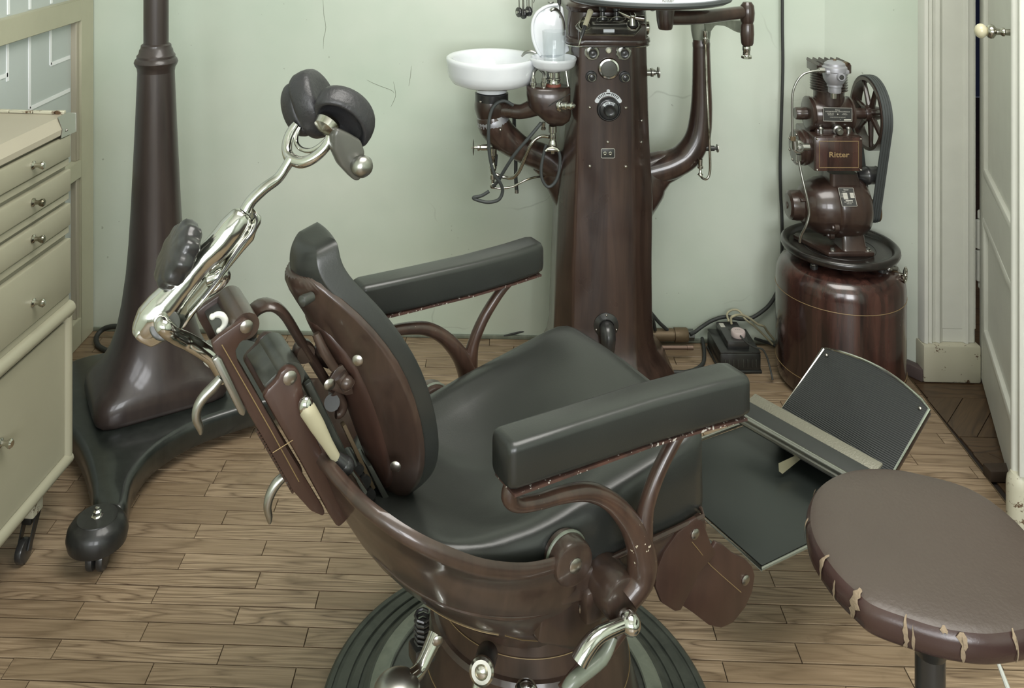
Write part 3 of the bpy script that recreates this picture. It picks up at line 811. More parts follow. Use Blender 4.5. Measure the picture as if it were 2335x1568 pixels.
MB().prism([U.p(1376, 67, 2.462), U.p(1401, 67, 2.462), U.p(1401, 74, 2.458), U.p(1376, 74, 2.458)], (0, -.001, .0005)).build('label_plate', M['porcelain'], un)
MB().box((-.0, -.135, bz+.035), (.19, .035, .05), b=.006).build('shelf_carrier', M['maroon'], un)
for px_ in (1374, 1406):
    q = U.p(px_, 42, 2.49)
    h_ = MB().lathe(q, (0, .1, 1), [(.012, -.004), (.012, .003), (.006, .006), (.0065, .018), (.010, .022), (.010, .030), (.007, .036), (.0075, .046), (.003, .048)], 16).build('tool_holder', M['bakelite'], un)
    MB().torus(q+Vector((0, -.002, -.001)), (0, .6, 1), .0155, .0011, 26, 6).build('wire_ring', M['chrome'], h_)
    MB().tube([U.p(px_-8, 50, 2.485), U.p(px_-2, 48, 2.48), U.p(px_+6, 49, 2.478), U.p(px_+16, 47, 2.48), U.p(px_+22, 43, 2.485)], .0012, 6, 4).build('wire_clip', M['chrome'], h_)
for px_, py_q in ((1334, 58), (1443, 56)):
    q = U.p(px_, py_q, 2.475)
    MB().lathe(q, (0, -.75, .6), [(.0165, -.004), (.0175, .001), (.0160, .003), (.013, .002), (.012, -.004)], 24, caps=(False, False)).build('holder_cup', M['chrome'], un)
    MB().lathe(q, (0, -.75, .6), [(.0128, -.002), (0, -.0018)], 20, caps=(False, False)).build('cup_hole', M['plate_black'], un)
# strip of contacts above
MB().box((-.018, -.124, bz+.120), (.108, .004, .012), b=.0015).build('contact_strip', M['steel'], un)
for x_ in (-.062, -.035, -.008, .020): screw(un, (x_, -.1265, bz+.120), (0, -1, 0), .003)
MB().tube([(-.022+.012*math.cos(a), -.130, bz+.108-.012*math.sin(a)) for a in [k*PI/8 for k in range(9)]], .0012, 6).build('wire_loop', M['chrome'], un)
# white handpiece hanging to the left, black tip
a, b_, c_, d_ = up(1346, 27, 2.45), up(1334, 59, 2.43), up(1327, 80, 2.42), up(1320, 104, 2.41)
hp = MB().tube([a, a.lerp(b_, .5), b_], [.0078, .0068, .0066], 16).sphere(a, .0085, 14).build('handpiece', M['knob_ivory'], un)
MB().tube([b_, c_, c_.lerp(d_, .35)], [.0058, .0048, .0022], 14).build('handpiece_tip', M['bakelite'], hp)
MB().tube([c_.lerp(d_, .3), d_], [.0018, .0008], 8).build('needle', M['chrome'], hp)
# chrome handpiece lying to the right
a, b_, c_ = up(1411, 26, 2.47), up(1438, 38, 2.46), up(1468, 42, 2.46)
hp = MB().tube([a, a.lerp(b_, .4), b_], [.0028, .0062, .0074], 14).sphere(b_+Vector((.006, 0, .002)), .0095, 14).tube([b_, c_], [.0055, .0075], 12).build('air_syringe', M['chrome'], un)
MB().tube([b_+Vector((.004, 0, -.004)), up(1442, 58, 2.46)], [.007, .0085], 12).build('syringe_grip', M['steel'], hp)
MB().sphere((.128, -.075, bz+.093), .0115, 16, (1, 1, .9)).cyl((.10, -.07, bz+.093), (.125, -.075, bz+.093), .006).build('side_knob', M['maroon'], un)
MB().lathe((.115, -.06, hz(62, 2.6)), (1, 0, 0), [(.022, -.012), (.022, .002), (.018, .005), (.014, .005), (0, .005)], 20).build('side_gauge', M['worn_chrome'], un)
# maker's lettering on the rim of the tray, cut by the frame
def upf(px, py, off=0.0): p = U.p(px, py, 2.535); return Vector((p.x, yF-off, p.z))
def dial_knob(px, py, r_plate, r_knob, chromering):
    p = upf(px-2, py-3)
    k = MB().lathe(p, (0, -1, 0), [(r_plate, -.004), (r_plate, .002), (r_plate-.002, .004), (r_knob, .004)], 30, caps=(False, False)).build('knob_plate', M['chrome' if chromering else 'bakelite'], un)
    MB().lathe(p, (0, -1, 0), [(r_knob, .002), (r_knob*.96, .016), (r_knob*.94, .019), (r_knob*.84, .0195), (r_knob*.80, .0175), (r_knob*.6, .016), (r_knob*.3, .0165), (0, .017)], 30, caps=(False, False)).build('control_knob', M['bakelite'], k)
    MB().torus(p+Vector((0, -.019, 0)), (0, 1, 0), r_knob*.9, .0011, 30, 6).build('knob_ring', M['steel'], k)
dial_knob(1352, 123, .0215, .0148, True); dial_knob(1424, 123, .0215, .0148, True)
dial_knob(1350, 177, .0165, .0115, False); dial_knob(1426, 178, .0165, .0115, False)
p = upf(1388, 115)
MB().lathe(p, (0, -1, 0), [(.0095, 0), (.0095, .003), (.0075, .004)], 20, caps=(False, False)).build('lamp_ring', M['steel'], un)
MB().sphere(p+Vector((0, -.002, 0)), .0075, 16, (1, .5, 1)).build('pilot_lamp', M['white_screw'], un)
p = upf(1388, 156)
MB().lathe(p, (0, -1, 0), [(.031, -.003), (.031, .003), (.028, .008), (.0235, .009), (.0215, .006), (.0215, .004)], 40, caps=(False, False)).build('meter_bezel', M['chrome'], un)
MB().lathe(p, (0, -1, 0), [(.0215, .003), (.0215, .006), (.012, .0068), (0, .007)], 36, caps=(False, False)).build('meter_cover', M['greybakelite'], un)
# scale arc and big dial
def arc_plate(c, r0_, r1_, a0, a1, yoff, th=.0012, n=24):
    vs = []; 
    top = [(c.x+r*math.cos(a), c.y-yoff, c.z+r*math.sin(a)) for r, rng in ((r1_, [a0+(a1-a0)*k/n for k in range(n+1)]), (r0_, [a1-(a1-a0)*k/n for k in range(n+1)])) for a in rng]
    return MB().prism(top, (0, -th, 0))
pc = upf(1387, 243)
sp_ = arc_plate(pc, .030, .0415, math.radians(27), math.radians(153), .0)
sp_.cyl(pc+Vector((0, 0, .044)), pc+Vector((0, -.0014, .044)), .005, n=16)
for an in (27, 153): sp_.cyl(pc+Vector((.0358*math.cos(math.radians(an)), 0, .0358*math.sin(math.radians(an)))), pc+Vector((.0358*math.cos(math.radians(an)), -.0013, .0358*math.sin(math.radians(an)))), .0062, n=16)
so = sp_.build('scale_plate', M['porcelain'], un)
mk = MB()
for k in range(13):
    a = math.radians(42+k*8); d = Vector((math.cos(a), 0, math.sin(a)))
    if abs(k-6) > 1: mk.prism([pc+d*.0335+Vector((d.z*.0012, -.0012, -d.x*.0012)), pc+d*.0402+Vector((d.z*.0014, -.0012, -d.x*.0014)), pc+d*.0402+Vector((-d.z*.0014, -.0012, d.x*.0014)), pc+d*.0335+Vector((-d.z*.0012, -.0012, d.x*.0012))], (0, -.0004, 0))
    mk.cyl(pc+d*.0318+Vector((0, -.0012, 0)), pc+d*.0318+Vector((0, -.0017, 0)), .0009, n=8)
mk.prism([pc+Vector((-.006, -.0012, .0352)), pc+Vector((.006, -.0012, .0352)), pc+Vector((.006, -.0012, .039)), pc+Vector((-.006, -.0012, .039))], (0, -.0004, 0))
mk.build('scale_marks', M['plate_black'], so, smooth=False)
for q in ((1387, 207), (1352, 228), (1422, 229)): pass
pd = upf(1388, 249)
dl = MB().lathe(pd, (0, -1, 0), [(.034, -.003), (.034, .003), (.031, .007), (.029, .007), (.0275, .004), (.0255, .0045), (.0255, .012), (.018, .014), (.016, .014)], 40, caps=(False, False)).build('dial', M['bakelite'], un)
arc_plate(pd, .0165, .0245, math.radians(48), math.radians(142), .0135, .001).build('dial_scale', M['porcelain'], dl)
mk = MB()
for k in range(9):
    a = math.radians(52+k*10); d = Vector((math.cos(a), 0, math.sin(a))); q = Vector((d.z, 0, -d.x))*.0008
    if k in (4, 8): continue
    mk.prism([pd+d*.0185+q+Vector((0, -.0142, 0)), pd+d*.0235+q+Vector((0, -.0142, 0)), pd+d*.0235-q+Vector((0, -.0142, 0)), pd+d*.0185-q+Vector((0, -.0142, 0))], (0, -.0006, 0))
mk.build('dial_marks', M['plate_black'], dl, smooth=False)
MB().lathe(pd, (0, -1, 0), [(.0175, .010), (.0165, .026), (.0150, .028), (.0135, .026), (.008, .0245), (0, .025)], 30, caps=(False, False)).build('dial_knob', M['bakelite'], dl)
for q in ((1345, 245), (1427, 246), (1386, 324), (1345, 379), (1427, 380)): screw(un, upf(*q), (0, -1, 0), .0045)
for q in ((1463, 275), (1462, 324)): screw(un, U.p(q[0], q[1], 2.562), (.55, -.8, 0), .004)
# two pin socket
p = upf(1386, 349)
sk = MB().box(p, (.038, .004, .026), b=.0015).build('socket_plate', M['plate_black'], un)
mb = MB(); rr_ = [(a, b_) for a, b_ in roundrect(.0192, .0132, .004, 4)]
mb.tube([(p.x+a, p.y-.0022, p.z+b_) for a, b_ in rr_], .0008, 6, closed=True); mb.build('socket_border', M['plate_white'], sk)
for dx in (-.0085, .0065):
    MB().torus(p+Vector((dx, -.0025, 0)), (0, 1, 0), .0036, .0013, 18, 6).build('socket_hole', M['chrome'], sk)
# black elbow outlet near the foot
p = upf(1382, 741)
fl = MB().lathe(p, (0, -1, 0), [(.035, -.004), (.035, .003), (.030, .006), (.022, .010), (.021, .014)], 32, caps=(False, False)).build('outlet_flange', M['bakelite'], un)
MB().tube([p+Vector((0, -.004, 0)), p+Vector((0, -.022, -.004)), p+Vector((0, -.034, -.022)), p+Vector((0, -.036, -.05)), p+Vector((0, -.036, -.085))], [.019, .022, .022, .018, .013], 20, 4).build('outlet_elbow', M['bakelite'], fl)
MB().tube([p+Vector((0, -.036, -.08)), p+Vector((.004, -.036, -.105))], [.009, .008], 14).build('outlet_tip', M['steel'], fl)
for a in (90, 200, 340): screw(fl, p+Vector((.030*math.cos(math.radians(a)), -.005, .030*math.sin(math.radians(a)))), (0, -1, 0), .0032)
# valve on the right flank
q = U.p(1478, 165, 2.62)
vv = MB().lathe(q, (1, 0, 0), [(.010, -.01), (.010, .006), (.013, .008), (.013, .014), (.008, .016), (.009, .020), (.005, .022), (.004, .028)], 16).build('flank_valve', M['steel'], un)
MB().lathe(q+Vector((.026, 0, 0)), (1, 0, 0), [(.004, 0), (.016, .002), (.016, .006), (.006, .008)], 20).build('valve_wheel', M['steel'], vv)
# right arm
def up2(px, py, Z=2.66): return U.p(px, py, Z)
for nm_, pts_, rr_2 in (('right_arm_root', [up2(1440, 428), up2(1470, 408), up2(1490, 394), up2(1510, 383), up2(1530, 376), up2(1550, 366)], [.105, .082, .063, .052, .046, .042]), ('left_arm_root', [up2(1330, 430), up2(1300, 410), up2(1278, 394), up2(1258, 376), up2(1236, 361, 2.65)], [.105, .084, .062, .049, .042])):
    ra = MB(); ra.fx = .62; ra.tube(pts_, rr_2, 28, 5, flat=(0, 1, 0)).build(nm_, mc, un, angle=80)
MB().tube([up2(1462, 395), up2(1490, 388), up2(1512, 382), up2(1538, 372), up2(1568, 352), up2(1591, 312), up2(1599, 255), up2(1600, 190), up2(1599, 96)], [.04, .041, .042, .042, .041, .0365, .032, .028, .0245], 28, 6).build('right_arm', mc, un, angle=80)
MB().lathe(up2(1599, 98), (0, 0, 1), [(.0255, -.012), (.026, 0), (.0245, .004), (.0245, .030), (.022, .05)], 24).build('arm_collar', M['maroon'], un)
MB().tube([up2(1599, 89), up2(1599, 60), up2(1606, 40)], [.025, .031, .036], 24, 3).build('arm_head', M['green_enamel'], un)
wb = [up2(1606, 46, 2.62), up2(1640, 44, 2.6), up2(1700, 46, 2.5), up2(1702, 78, 2.5), up2(1680, 74, 2.52), up2(1655, 60, 2.57), up2(1632, 58, 2.6), up2(1622, 72, 2.61), up2(1610, 76, 2.62)]
MB().prism([(p_.x, p_.y, p_.z) for p_ in wb], (0, .022, 0), b=.004).build('arm_web', M['green_enamel'], un)
# left arm
MB().tube([up2(1300, 398), up2(1280, 385), up2(1258, 372), up2(1230, 356, 2.65), up2(1190, 340, 2.63), up2(1148, 310, 2.62), up2(1127, 285, 2.61), up2(1120, 262, 2.61)], [.04, .041, .041, .040, .037, .044, .047, .044], 28, 6).build('left_arm', mc, un, angle=80)
MB().lathe(up2(1124, 289, 2.61), Vector((.05, 0, 1)), [(.045, 0), (.0478, .012), (.0465, .022), (.0455, .026), (.044, .030), (.042, .044), (.0435, .046)], 28, caps=(False, True)).build('worn_metal_collar', M['alu'], un)
cb_ = up2(1121, 262, 2.61)
MB().lathe((cb_.x, cb_.y, hz(266, 2.61)), (0, 0, 1), [(.043, 0), (.045, .006), (.0495, .022), (.0505, .036), (.0480, .050)], 32).build('cuspidor_body', M['maroon'], un)
MB().lathe((cb_.x, cb_.y, hz(228, 2.61)), (0, 0, 1), [(.0485, 0), (.0485, .021), (.046, .022)], 32).build('rubber_ring', M['bakelite'], un)
screw(un, up2(1096, 232, 2.57), (-.4, -1, 0), .004); screw(un, up2(1141, 296, 2.56), (.2, -1, 0), .004)
# wash basin: white milk glass cuspidor
bo = Vector((cb_.x+.0, cb_.y, 0)); zb = hz(206, 2.61)
MB().lathe((bo.x, bo.y, zb-.005), (0, 0, 1), [(.040, 0), (.0445, .002), (.0445, .016), (.052, .019), (.092, .023), (.115, .032), (.124, .046), (.128, .060), (.1315, .088), (.133, .096), (.131, .103), (.126, .105), (.118, .103), (.112, .097), (.108, .085), (.100, .060), (.08, .045), (.05, .036), (.015, .032), (0, .032)], 56, caps=(True, False)).build('cuspidor_bowl', M['porcelain'], un, angle=60)
for dx in (-.013, .02): pass
# cross arm to the tumbler bracket
MB().tube([up2(1135, 248, 2.60), up2(1165, 252, 2.58), up2(1190, 254, 2.57), up2(1222, 243, 2.56)], [.030, .021, .021, .027], 20, 5).build('cross_arm', M['maroon'], un)
q0 = up2(1240, 232, 2.55)
blk = MB()
sec = []
for (py, l, r, d_) in ((196, 1201, 1297, .036), (199, 1200, 1300, .04), (215, 1200, 1300, .044), (240, 1204, 1300, .046), (258, 1222, 1302, .044), (272, 1238, 1298, .036), (283, 1252, 1285, .022)):
    xa, xb = (l-CX)/F_PX*2.55-U.X, (r-CX)/F_PX*2.55-U.X; z_ = hz(py, 2.55); cxm = (xa+xb)/2
    sec.append([(cxm+a, q0.y+b2, z_) for a, b2 in superell((xb-xa)/2, d_, 3, 32)])
blk.loft(list(reversed(sec))).build('tumbler_bracket', M['maroon'], un, angle=60)
MB().tube([up2(1228, 258, 2.52), up2(1262, 235, 2.502), up2(1300, 214, 2.52)], .0012, 6, 4).build('cover_seam', M['plate_black'], un)
vq = up2(1278, 241, 2.51)
vd = Vector((.75, -.55, .12)).normalized()
MB().lathe(vq, vd, [(.017, -.004), (.018, .004), (.0165, .007), (.011, .008), (.011, .014), (.012, .015), (.012, .022), (.009, .024), (.009, .031), (.0105, .032), (.0105, .037), (.006, .040), (.006, .045), (.002, .047)], 18).build('tumbler_valve', M['chrome'], un)
# red ring, chrome stem, dish
dz0 = hz(200, 2.55); dx0 = (1262-CX)/F_PX*2.55-U.X; dy0 = q0.y
MB().lathe((dx0, dy0, dz0-.006), (0, 0, 1), [(.0215, 0), (.0215, .019), (.020, .020)], 26).build('fibre_ring', M['red'], un)
MB().lathe((dx0, dy0, dz0+.013), (0, 0, 1), [(.022, 0), (.022, .003), (.018, .005), (.020, .010), (.023, .013), (.023, .016), (.0195, .018), (.0195, .032), (.022, .034), (.019, .036)], 26).build('chrome_stem', M['chrome'], un)
MB().lathe((dx0, dy0, hz(170, 2.55)), (0, 0, 1), [(.019, 0), (.0195, .012), (.030, .015), (.050, .018), (.061, .028), (.065, .042), (.0665, .047), (.064, .050), (.061, .047), (.056, .034), (.045, .026), (.02, .022), (0, .022)], 40, caps=(True, False)).build('tumbler_dish', M['porcelain'], un, angle=60)
for px_ in (1216, 1240):
    q = up2(px_, 192, 2.53)
    MB().lathe((q.x, q.y, q.z-.010), (0, 0, 1), [(.007, 0), (.007, .006), (.009, .008), (.009, .016), (.006, .018), (.006, .028)], 14).build('pipe_nipple', M['chrome'], un)
MB().tube([up2(1216, 183, 2.53), up2(1217, 165, 2.54), up2(1224, 156, 2.56), up2(1226, 145, 2.6)], .0045, 10, 5).build('chrome_pipe', M['chrome'], un)
MB().tube([up2(1241, 183, 2.53), up2(1240, 168, 2.54), up2(1231, 158, 2.56), up2(1226, 150, 2.6)], .0045, 10, 5).build('grey_pipe', M['steel'], un)
MB().tube([up2(1290, 158, 2.56), up2(1296, 198, 2.55)], .0032, 10).build('spout_rod', M['chrome'], un)
MB().tube([up2(1190, 128, 2.60), up2(1198, 120, 2.59), up2(1210, 117, 2.585), up2(1222, 121, 2.58)], [.003, .005, .006, .004], 10, 5).build('bowl_spout', M['steel'], un)
# white shield behind the tumbler
hp_ = [(1211, 62), (1213, 44), (1222, 27), (1238, 15), (1256, 9), (1272, 8), (1284, 17), (1289, 50), (1292, 80), (1297, 108), (1299, 116), (1285, 126), (1236, 128), (1228, 120), (1218, 92)]
mb = MB().prism([U.p(a, b_, 2.60) for a, b_ in hp_], (0, .012, 0), b=.004, seg=3); mb.build('glass_shield', M['porcelain'], un)
MB().tube([U.p(a, b_, 2.598) for a, b_ in ((1233, 126), (1224, 112), (1216, 88), (1214, 62), (1217, 44), (1226, 29), (1241, 18), (1257, 12), (1272, 11))], .0048, 10, 4).build('shield_rim', M['porcelain'], un)
gl = MB().lathe((0, 0, 0), (0, 0, 1), [(0, 0), (.028, 0), (.0295, .003), (.0345, .100), (.0335, .101), (.0325, .100), (.0275, .006), (0, .005)], 40, caps=(False, False)).build('tumbler', M['glass'], None, angle=60)
gp_ = C(U.X+dx0+.002, U.Z+dy0); gl.location = (gp_.x, gp_.y, hz(170, 2.55)+.0232)
tag(gl, 'clear glass tumbler standing in the small white dish', 'glass')
MB().tube([up2(1255, 25, 2.56), up2(1262, 21, 2.56), up2(1270, 23, 2.57), up2(1279, 34, 2.575), up2(1285, 52, 2.58), up2(1286, 80, 2.59)], [.004, .0055, .005, .004, .004, .004], 10, 5).build('water_spout', M['steel'], un)
MB().tube([up2(1276, -20, 2.6), up2(1277, 40, 2.6)], .002, 8).cyl(up2(1275, -4, 2.6), up2(1275, 10, 2.6), .006).build('supply_rod', M['bakelite'], un)
MB().lathe(up2(1256, 14, 2.6), (0, 0, 1), [(.003, 0), (.003, .008), (.009, .010), (.009, .013), (0, .014)], 12).build('shield_nut', M['steel'], un)
# hanging pulleys of the drill cord
for i, (px_, py_, d_) in enumerate(((1184, 28, .0), (1194, 32, .01), (1206, 26, -.005))):
    q = up2(px_, py_, 2.62+d_)
    pl = MB().lathe(q-Vector((.005, 0, 0)), (1, .5, 0), [(.004, 0), (.014, .001), (.015, .003), (.0115, .005), (.015, .007), (.014, .009), (.004, .010)], 22).build('pulley', M['bakelite'], un)
    MB().cyl(q-Vector((.008, .004, 0)), q+Vector((.010, .004, 0)), .0045, n=12).build('pulley_hub', M['chrome'], pl)
    MB().tube([q, up2(px_-1, -30, 2.62+d_)], .0022, 8).tube([q+Vector((.010, 0, 0)), up2(px_+7, -30, 2.62+d_)], .0015, 6).build('pulley_cord', M['steel'], pl)
MB().tube([up2(1216, 7, 2.6), up2(1222, -12, 2.6)], .0018, 8).build('hook_rod', M['steel'], un)
# lower taps and hoses of the left arm
q = up2(1124, 350, 2.60)
MB().lathe((q.x, q.y, hz(428, 2.6)), (0, 0, 1), [(.008, 0), (.010, .006), (.008, .012), (.005, .015), (.005, .022), (.009, .026), (.009, .038), (.006, .040), (.008, .05), (.011, .058), (.008, .066), (.006, .07), (.007, .09), (.011, .095), (.011, .115)], 16).build('drain_tap', M['worn_chrome'], un)
MB().cyl(up2(1130, 352, 2.61), up2(1128, 378, 2.61), .007).build('tap_sleeve', M['bakelite'], un)
q = up2(1106, 336, 2.6)
hv = MB().lathe(q, (-1, 0, 0), [(.009, -.01), (.009, .012), (.007, .014), (.010, .016), (.010, .022), (.004, .024), (.004, .036), (.002, .040)], 14).build('side_tap', M['worn_chrome'], un)
MB().sphere(q+Vector((-.034, 0, .0)), .024, 16, (.12, .5, 1)).build('tap_handle', M['steel'], hv)
q = up2(1260, 300, 2.53)
MB().lathe((q.x, q.y, hz(350, 2.53)), (0, 0, 1), [(.006, 0), (.007, .010), (.010, .014), (.012, .024), (.010, .034), (.008, .038), (.009, .044), (.008, .058), (.011, .06), (.011, .078)], 16).build('stem_tap', M['chrome'], un)
p = up2(1259, 341, 2.52); MB().box(p, (.034, .010, .010), b=.004).tube([p+Vector((-.018, 0, -.004)), p+Vector((-.008, 0, .004)), p+Vector((.008, 0, .004)), p+Vector((.018, 0, -.004))], .005, 8, 4).build('tap_lever', M['worn_chrome'], un)
MB().lathe((up2(1239, 290, 2.54).x, up2(1239, 290, 2.54).y, hz(296, 2.54)), (0, 0, 1), [(.006, 0), (.007, .006), (.005, .008), (.006, .022)], 12).build('small_nipple', M['chrome'], un)
def hose(name, pts, r, mat, n=10):
    MB().tube([up2(*q) for q in pts], r, n, 6).build(name, M[mat], un)
hose('rubber_hose', [(1170, 240, 2.545), (1150, 230, 2.54), (1130, 238, 2.54), (1118, 262, 2.54), (1114, 300, 2.54), (1116, 350, 2.55), (1126, 395, 2.56), (1140, 416, 2.57), (1146, 435, 2.58), (1137, 455, 2.58), (1112, 461, 2.58), (1086, 455, 2.58), (1080, 450, 2.58), (1098, 446, 2.58), (1115, 436, 2.58)], .0048, 'greyrubber')
hose('rubber_hose', [(1234, 280, 2.53), (1205, 315, 2.53), (1175, 350, 2.54), (1152, 385, 2.56), (1136, 412, 2.58), (1124, 424, 2.59)], .0048, 'greyrubber')
hose('loop_hose', [(1246, 330, 2.54), (1240, 350, 2.54), (1234, 385, 2.54), (1237, 410, 2.54), (1250, 426, 2.54), (1266, 415, 2.54), (1275, 390, 2.54), (1277, 360, 2.54), (1274, 345, 2.54)], .0045, 'greyrubber')
hose('metal_pipe', [(1252, 312, 2.54), (1236, 310, 2.55), (1220, 318, 2.55), (1208, 335, 2.55), (1195, 365, 2.56), (1182, 393, 2.57), (1168, 405, 2.58), (1150, 404, 2.59), (1132, 398, 2.59), (1126, 394, 2.6)], .0052, 'worn_chrome')
hose('thin_pipe', [(1128, 428, 2.59), (1145, 429, 2.59), (1170, 425, 2.59), (1195, 412, 2.59), (1220, 404, 2.6), (1240, 402, 2.62)], .003, 'worn_chrome')
hose('back_hose', [(1172, 265, 2.66), (1173, 300, 2.69), (1176, 345, 2.7), (1176, 400, 2.7), (1178, 436, 2.7)], .0055, 'rubber')
MB().cyl(up2(1178, 432, 2.7), up2(1178, 440, 2.7), .006).build('hose_end', M['steel'], un)
# thin chrome pipe of the right arm
hose('air_pipe', [(1608, 82, 2.62), (1609, 105, 2.615), (1611, 180, 2.61), (1615, 270, 2.60), (1619, 360, 2.60), (1618, 395, 2.60), (1611, 408, 2.60), (1602, 406, 2.61), (1597, 399, 2.62)], .0036, 'worn_chrome')
MB().lathe(up2(1608, 101, 2.615), (0, 0, 1), [(.005, 0), (.006, .004), (.0085, .008), (.0085, .018), (.006, .020), (.0075, .022), (.0075, .04)], 12).build('pipe_union', M['chrome'], un)
MB().lathe(up2(1597, 402, 2.62), (0, 0, 1), [(.004, 0), (.0085, .005), (.004, .011), (.0035, .022), (.008, .024), (.008, .03), (.006, .032), (.0065, .05)], 14).build('lower_union', M['worn_chrome'], un)
q = up2(1616, 338, 2.64)
vv = MB().lathe(q, (1, 0, 0), [(.008, -.01), (.008, .016), (.005, .017), (.005, .024)], 14).build('arm_valve', M['bakelite'], un)
MB().lathe(q+Vector((.022, 0, 0)), (1, 0, 0), [(.003, 0), (.012, .002), (.012, .005), (.003, .008)], 16).build('valve_wheel', M['steel'], vv)
# tray arm with knuckles and the round tray
T0 = up2(1510, 42, 2.36)
kn1 = up2(1704, 45, 2.45)
MB().tube([up2(1517, 40, 2.33), up2(1600, 39, 2.38), up2(1690, 28, 2.44)], [.0195, .019, .017], 20, 4).build('tray_arm', M['maroon'], un)
MB().lathe((up2(1517, 0, 2.33).x, up2(1517, 0, 2.33).y, hz(67, 2.33)), (0, 0, 1), [(.016, 0), (.018, .003), (.022, .022), (.024, .05), (.022, .085)], 24).build('tray_pivot', M['maroon'], un)
MB().lathe((kn1.x, kn1.y, hz(103, 2.45)), (0, 0, 1), [(.014, 0), (.0165, .006), (.0185, .03), (.0175, .054), (.0155, .060), (.0185, .068), (.020, .088), (.018, .108), (.011, .118)], 24).build('arm_knuckle', M['maroon'], un)
MB().lathe((kn1.x-.002, kn1.y, hz(134, 2.45)), (0, 0, 1), [(.010, 0), (.0145, .002), (.0145, .008), (.010, .011), (.010, .022), (.0115, .024), (.0115, .034), (.009, .037)], 8).build('knuckle_tip', M['chrome'], un)
# tray
TY = Frame(.47, 2.336, 0, 0)
tz = 1.163
tc = U.loc(.476, 2.34, tz)
MB().lathe(tc, (0, 0, 1), [(0, -.012), (.16, -.012), (.20, -.006), (.206, 0), (.200, .004)], 64, caps=(False, False)).build('tray_underside', M['maroon'], un)
MB().lathe(tc, (0, 0, 1), [(.198, -.001), (.210, -.001), (.2125, .004), (.210, .0095), (.2, .010)], 72, caps=(False, False)).build('tray_rim', M['greyrubber'], un)
MB().lathe(tc, (0, 0, 1), [(.200, .006), (.204, .012), (.203, .024), (.19, .026), (.18, .022), (0, .020)], 72, caps=(False, False)).build('tray_top', M['porcelain'], un)
la = math.radians(-88); ld = Vector((math.cos(la), math.sin(la), 0))
text_mesh('Ritter', .0125, tc+ld*.2045+Vector((0, 0, .0145)), Vector((-ld.y, ld.x, 0)), (0, 0, 1), ld, .0004, 0).build('lettering', M['screw'], un, smooth=False, fix=False)

# ============================================================ AIR COMPRESSOR ON ITS TANK
K = Frame(1.10, 2.64, 0.0)
kp = K.root('air_compressor', 'brown air compressor with spoked belt wheel mounted on a round mahogany coloured tank', 'compressor')
mt = M['tank']
def kq(px, py, Z=2.64): return K.p(px, py, Z)
R_ = .178
MB().lathe((0, 0, 0), (0, 0, 1), [(.150, .0), (.165, .004), (.174, .02), (R_, .05), (R_, .30), (.174, .325), (.163, .345), (.145, .357), (.12, .362), (.0, .366)], 64).build('tank', mt, kp, angle=70)
for z_ in (.277, .062): MB().torus((0, 0, z_), (0, 0, 1), R_+.0003, .0009, 64, 5).build('gold_line', M['gold'], kp)
# tray on standoffs
TRZ = .392
MB().lathe((0, 0, TRZ), (0, 0, 1), [(0, -.008), (.10, -.008), (.15, -.006), (.160, -.002), (.164, .006), (.163, .014), (.157, .019), (.150, .018), (.143, .012), (.1415, .006), (.139, .0035), (.12, .003), (0, .003)], 64, caps=(False, False)).build('tray', M['tray_enamel'], kp, angle=50)
MB().torus((0, 0, TRZ+.003), (0, 0, 1), .098, .0009, 48, 5).build('tray_groove', M['black_enamel'], kp)
for a in (215, 310, 90):
    x_, y_ = .125*math.cos(math.radians(a)), .125*math.sin(math.radians(a))
    MB().lathe((x_, y_, .348), (0, 0, 1), [(.024, 0), (.024, .004), (.010, .007), (.008, .012), (.011, .014), (.011, .022), (.007, .024), (.007, .04)], 18).build('standoff', M['bakelite'], kp)
    MB().cyl((x_, y_, .362), (x_, y_, .374), .0095, n=6).build('standoff_nut', M['steel'], kp)
# base plate of the motor
zp = TRZ+.003
bp = [kq(1866, 585, 2.56), kq(1968, 585, 2.56)]
MB().prism([(-.062, -.075, zp), (.070, -.075, zp), (.070, -.045, zp), (.045, .075, zp), (-.10, .075, zp), (-.115, .06, zp)], (0, 0, .014), b=.004).build('base_plate', M['maroon'], kp)
MB().loft([[(a*1.0+.022, b_*1.0-.02, zp+.012) for a, b_ in roundrect(.040, .05, .01, 3)], [(a+.02, b_-.015, zp+.026) for a, b_ in roundrect(.034, .045, .01, 3)], [(a+.018, b_-.01, zp+.07) for a, b_ in roundrect(.032, .04, .01, 3)]]).build('motor_foot', M['maroon'], kp)
for x_, y_ in ((-.045, -.062), (.055, -.062)): MB().lathe((x_, y_, zp+.013), (0, 0, 1), [(.009, 0), (.009, .002), (.007, .003), (.007, .008), (.004, .010)], 6).build('bolt', M['steel'], kp)
zm = hz(467, 2.64)
def kx(px, Z=2.64): return (px-CX)/F_PX*Z-K.X
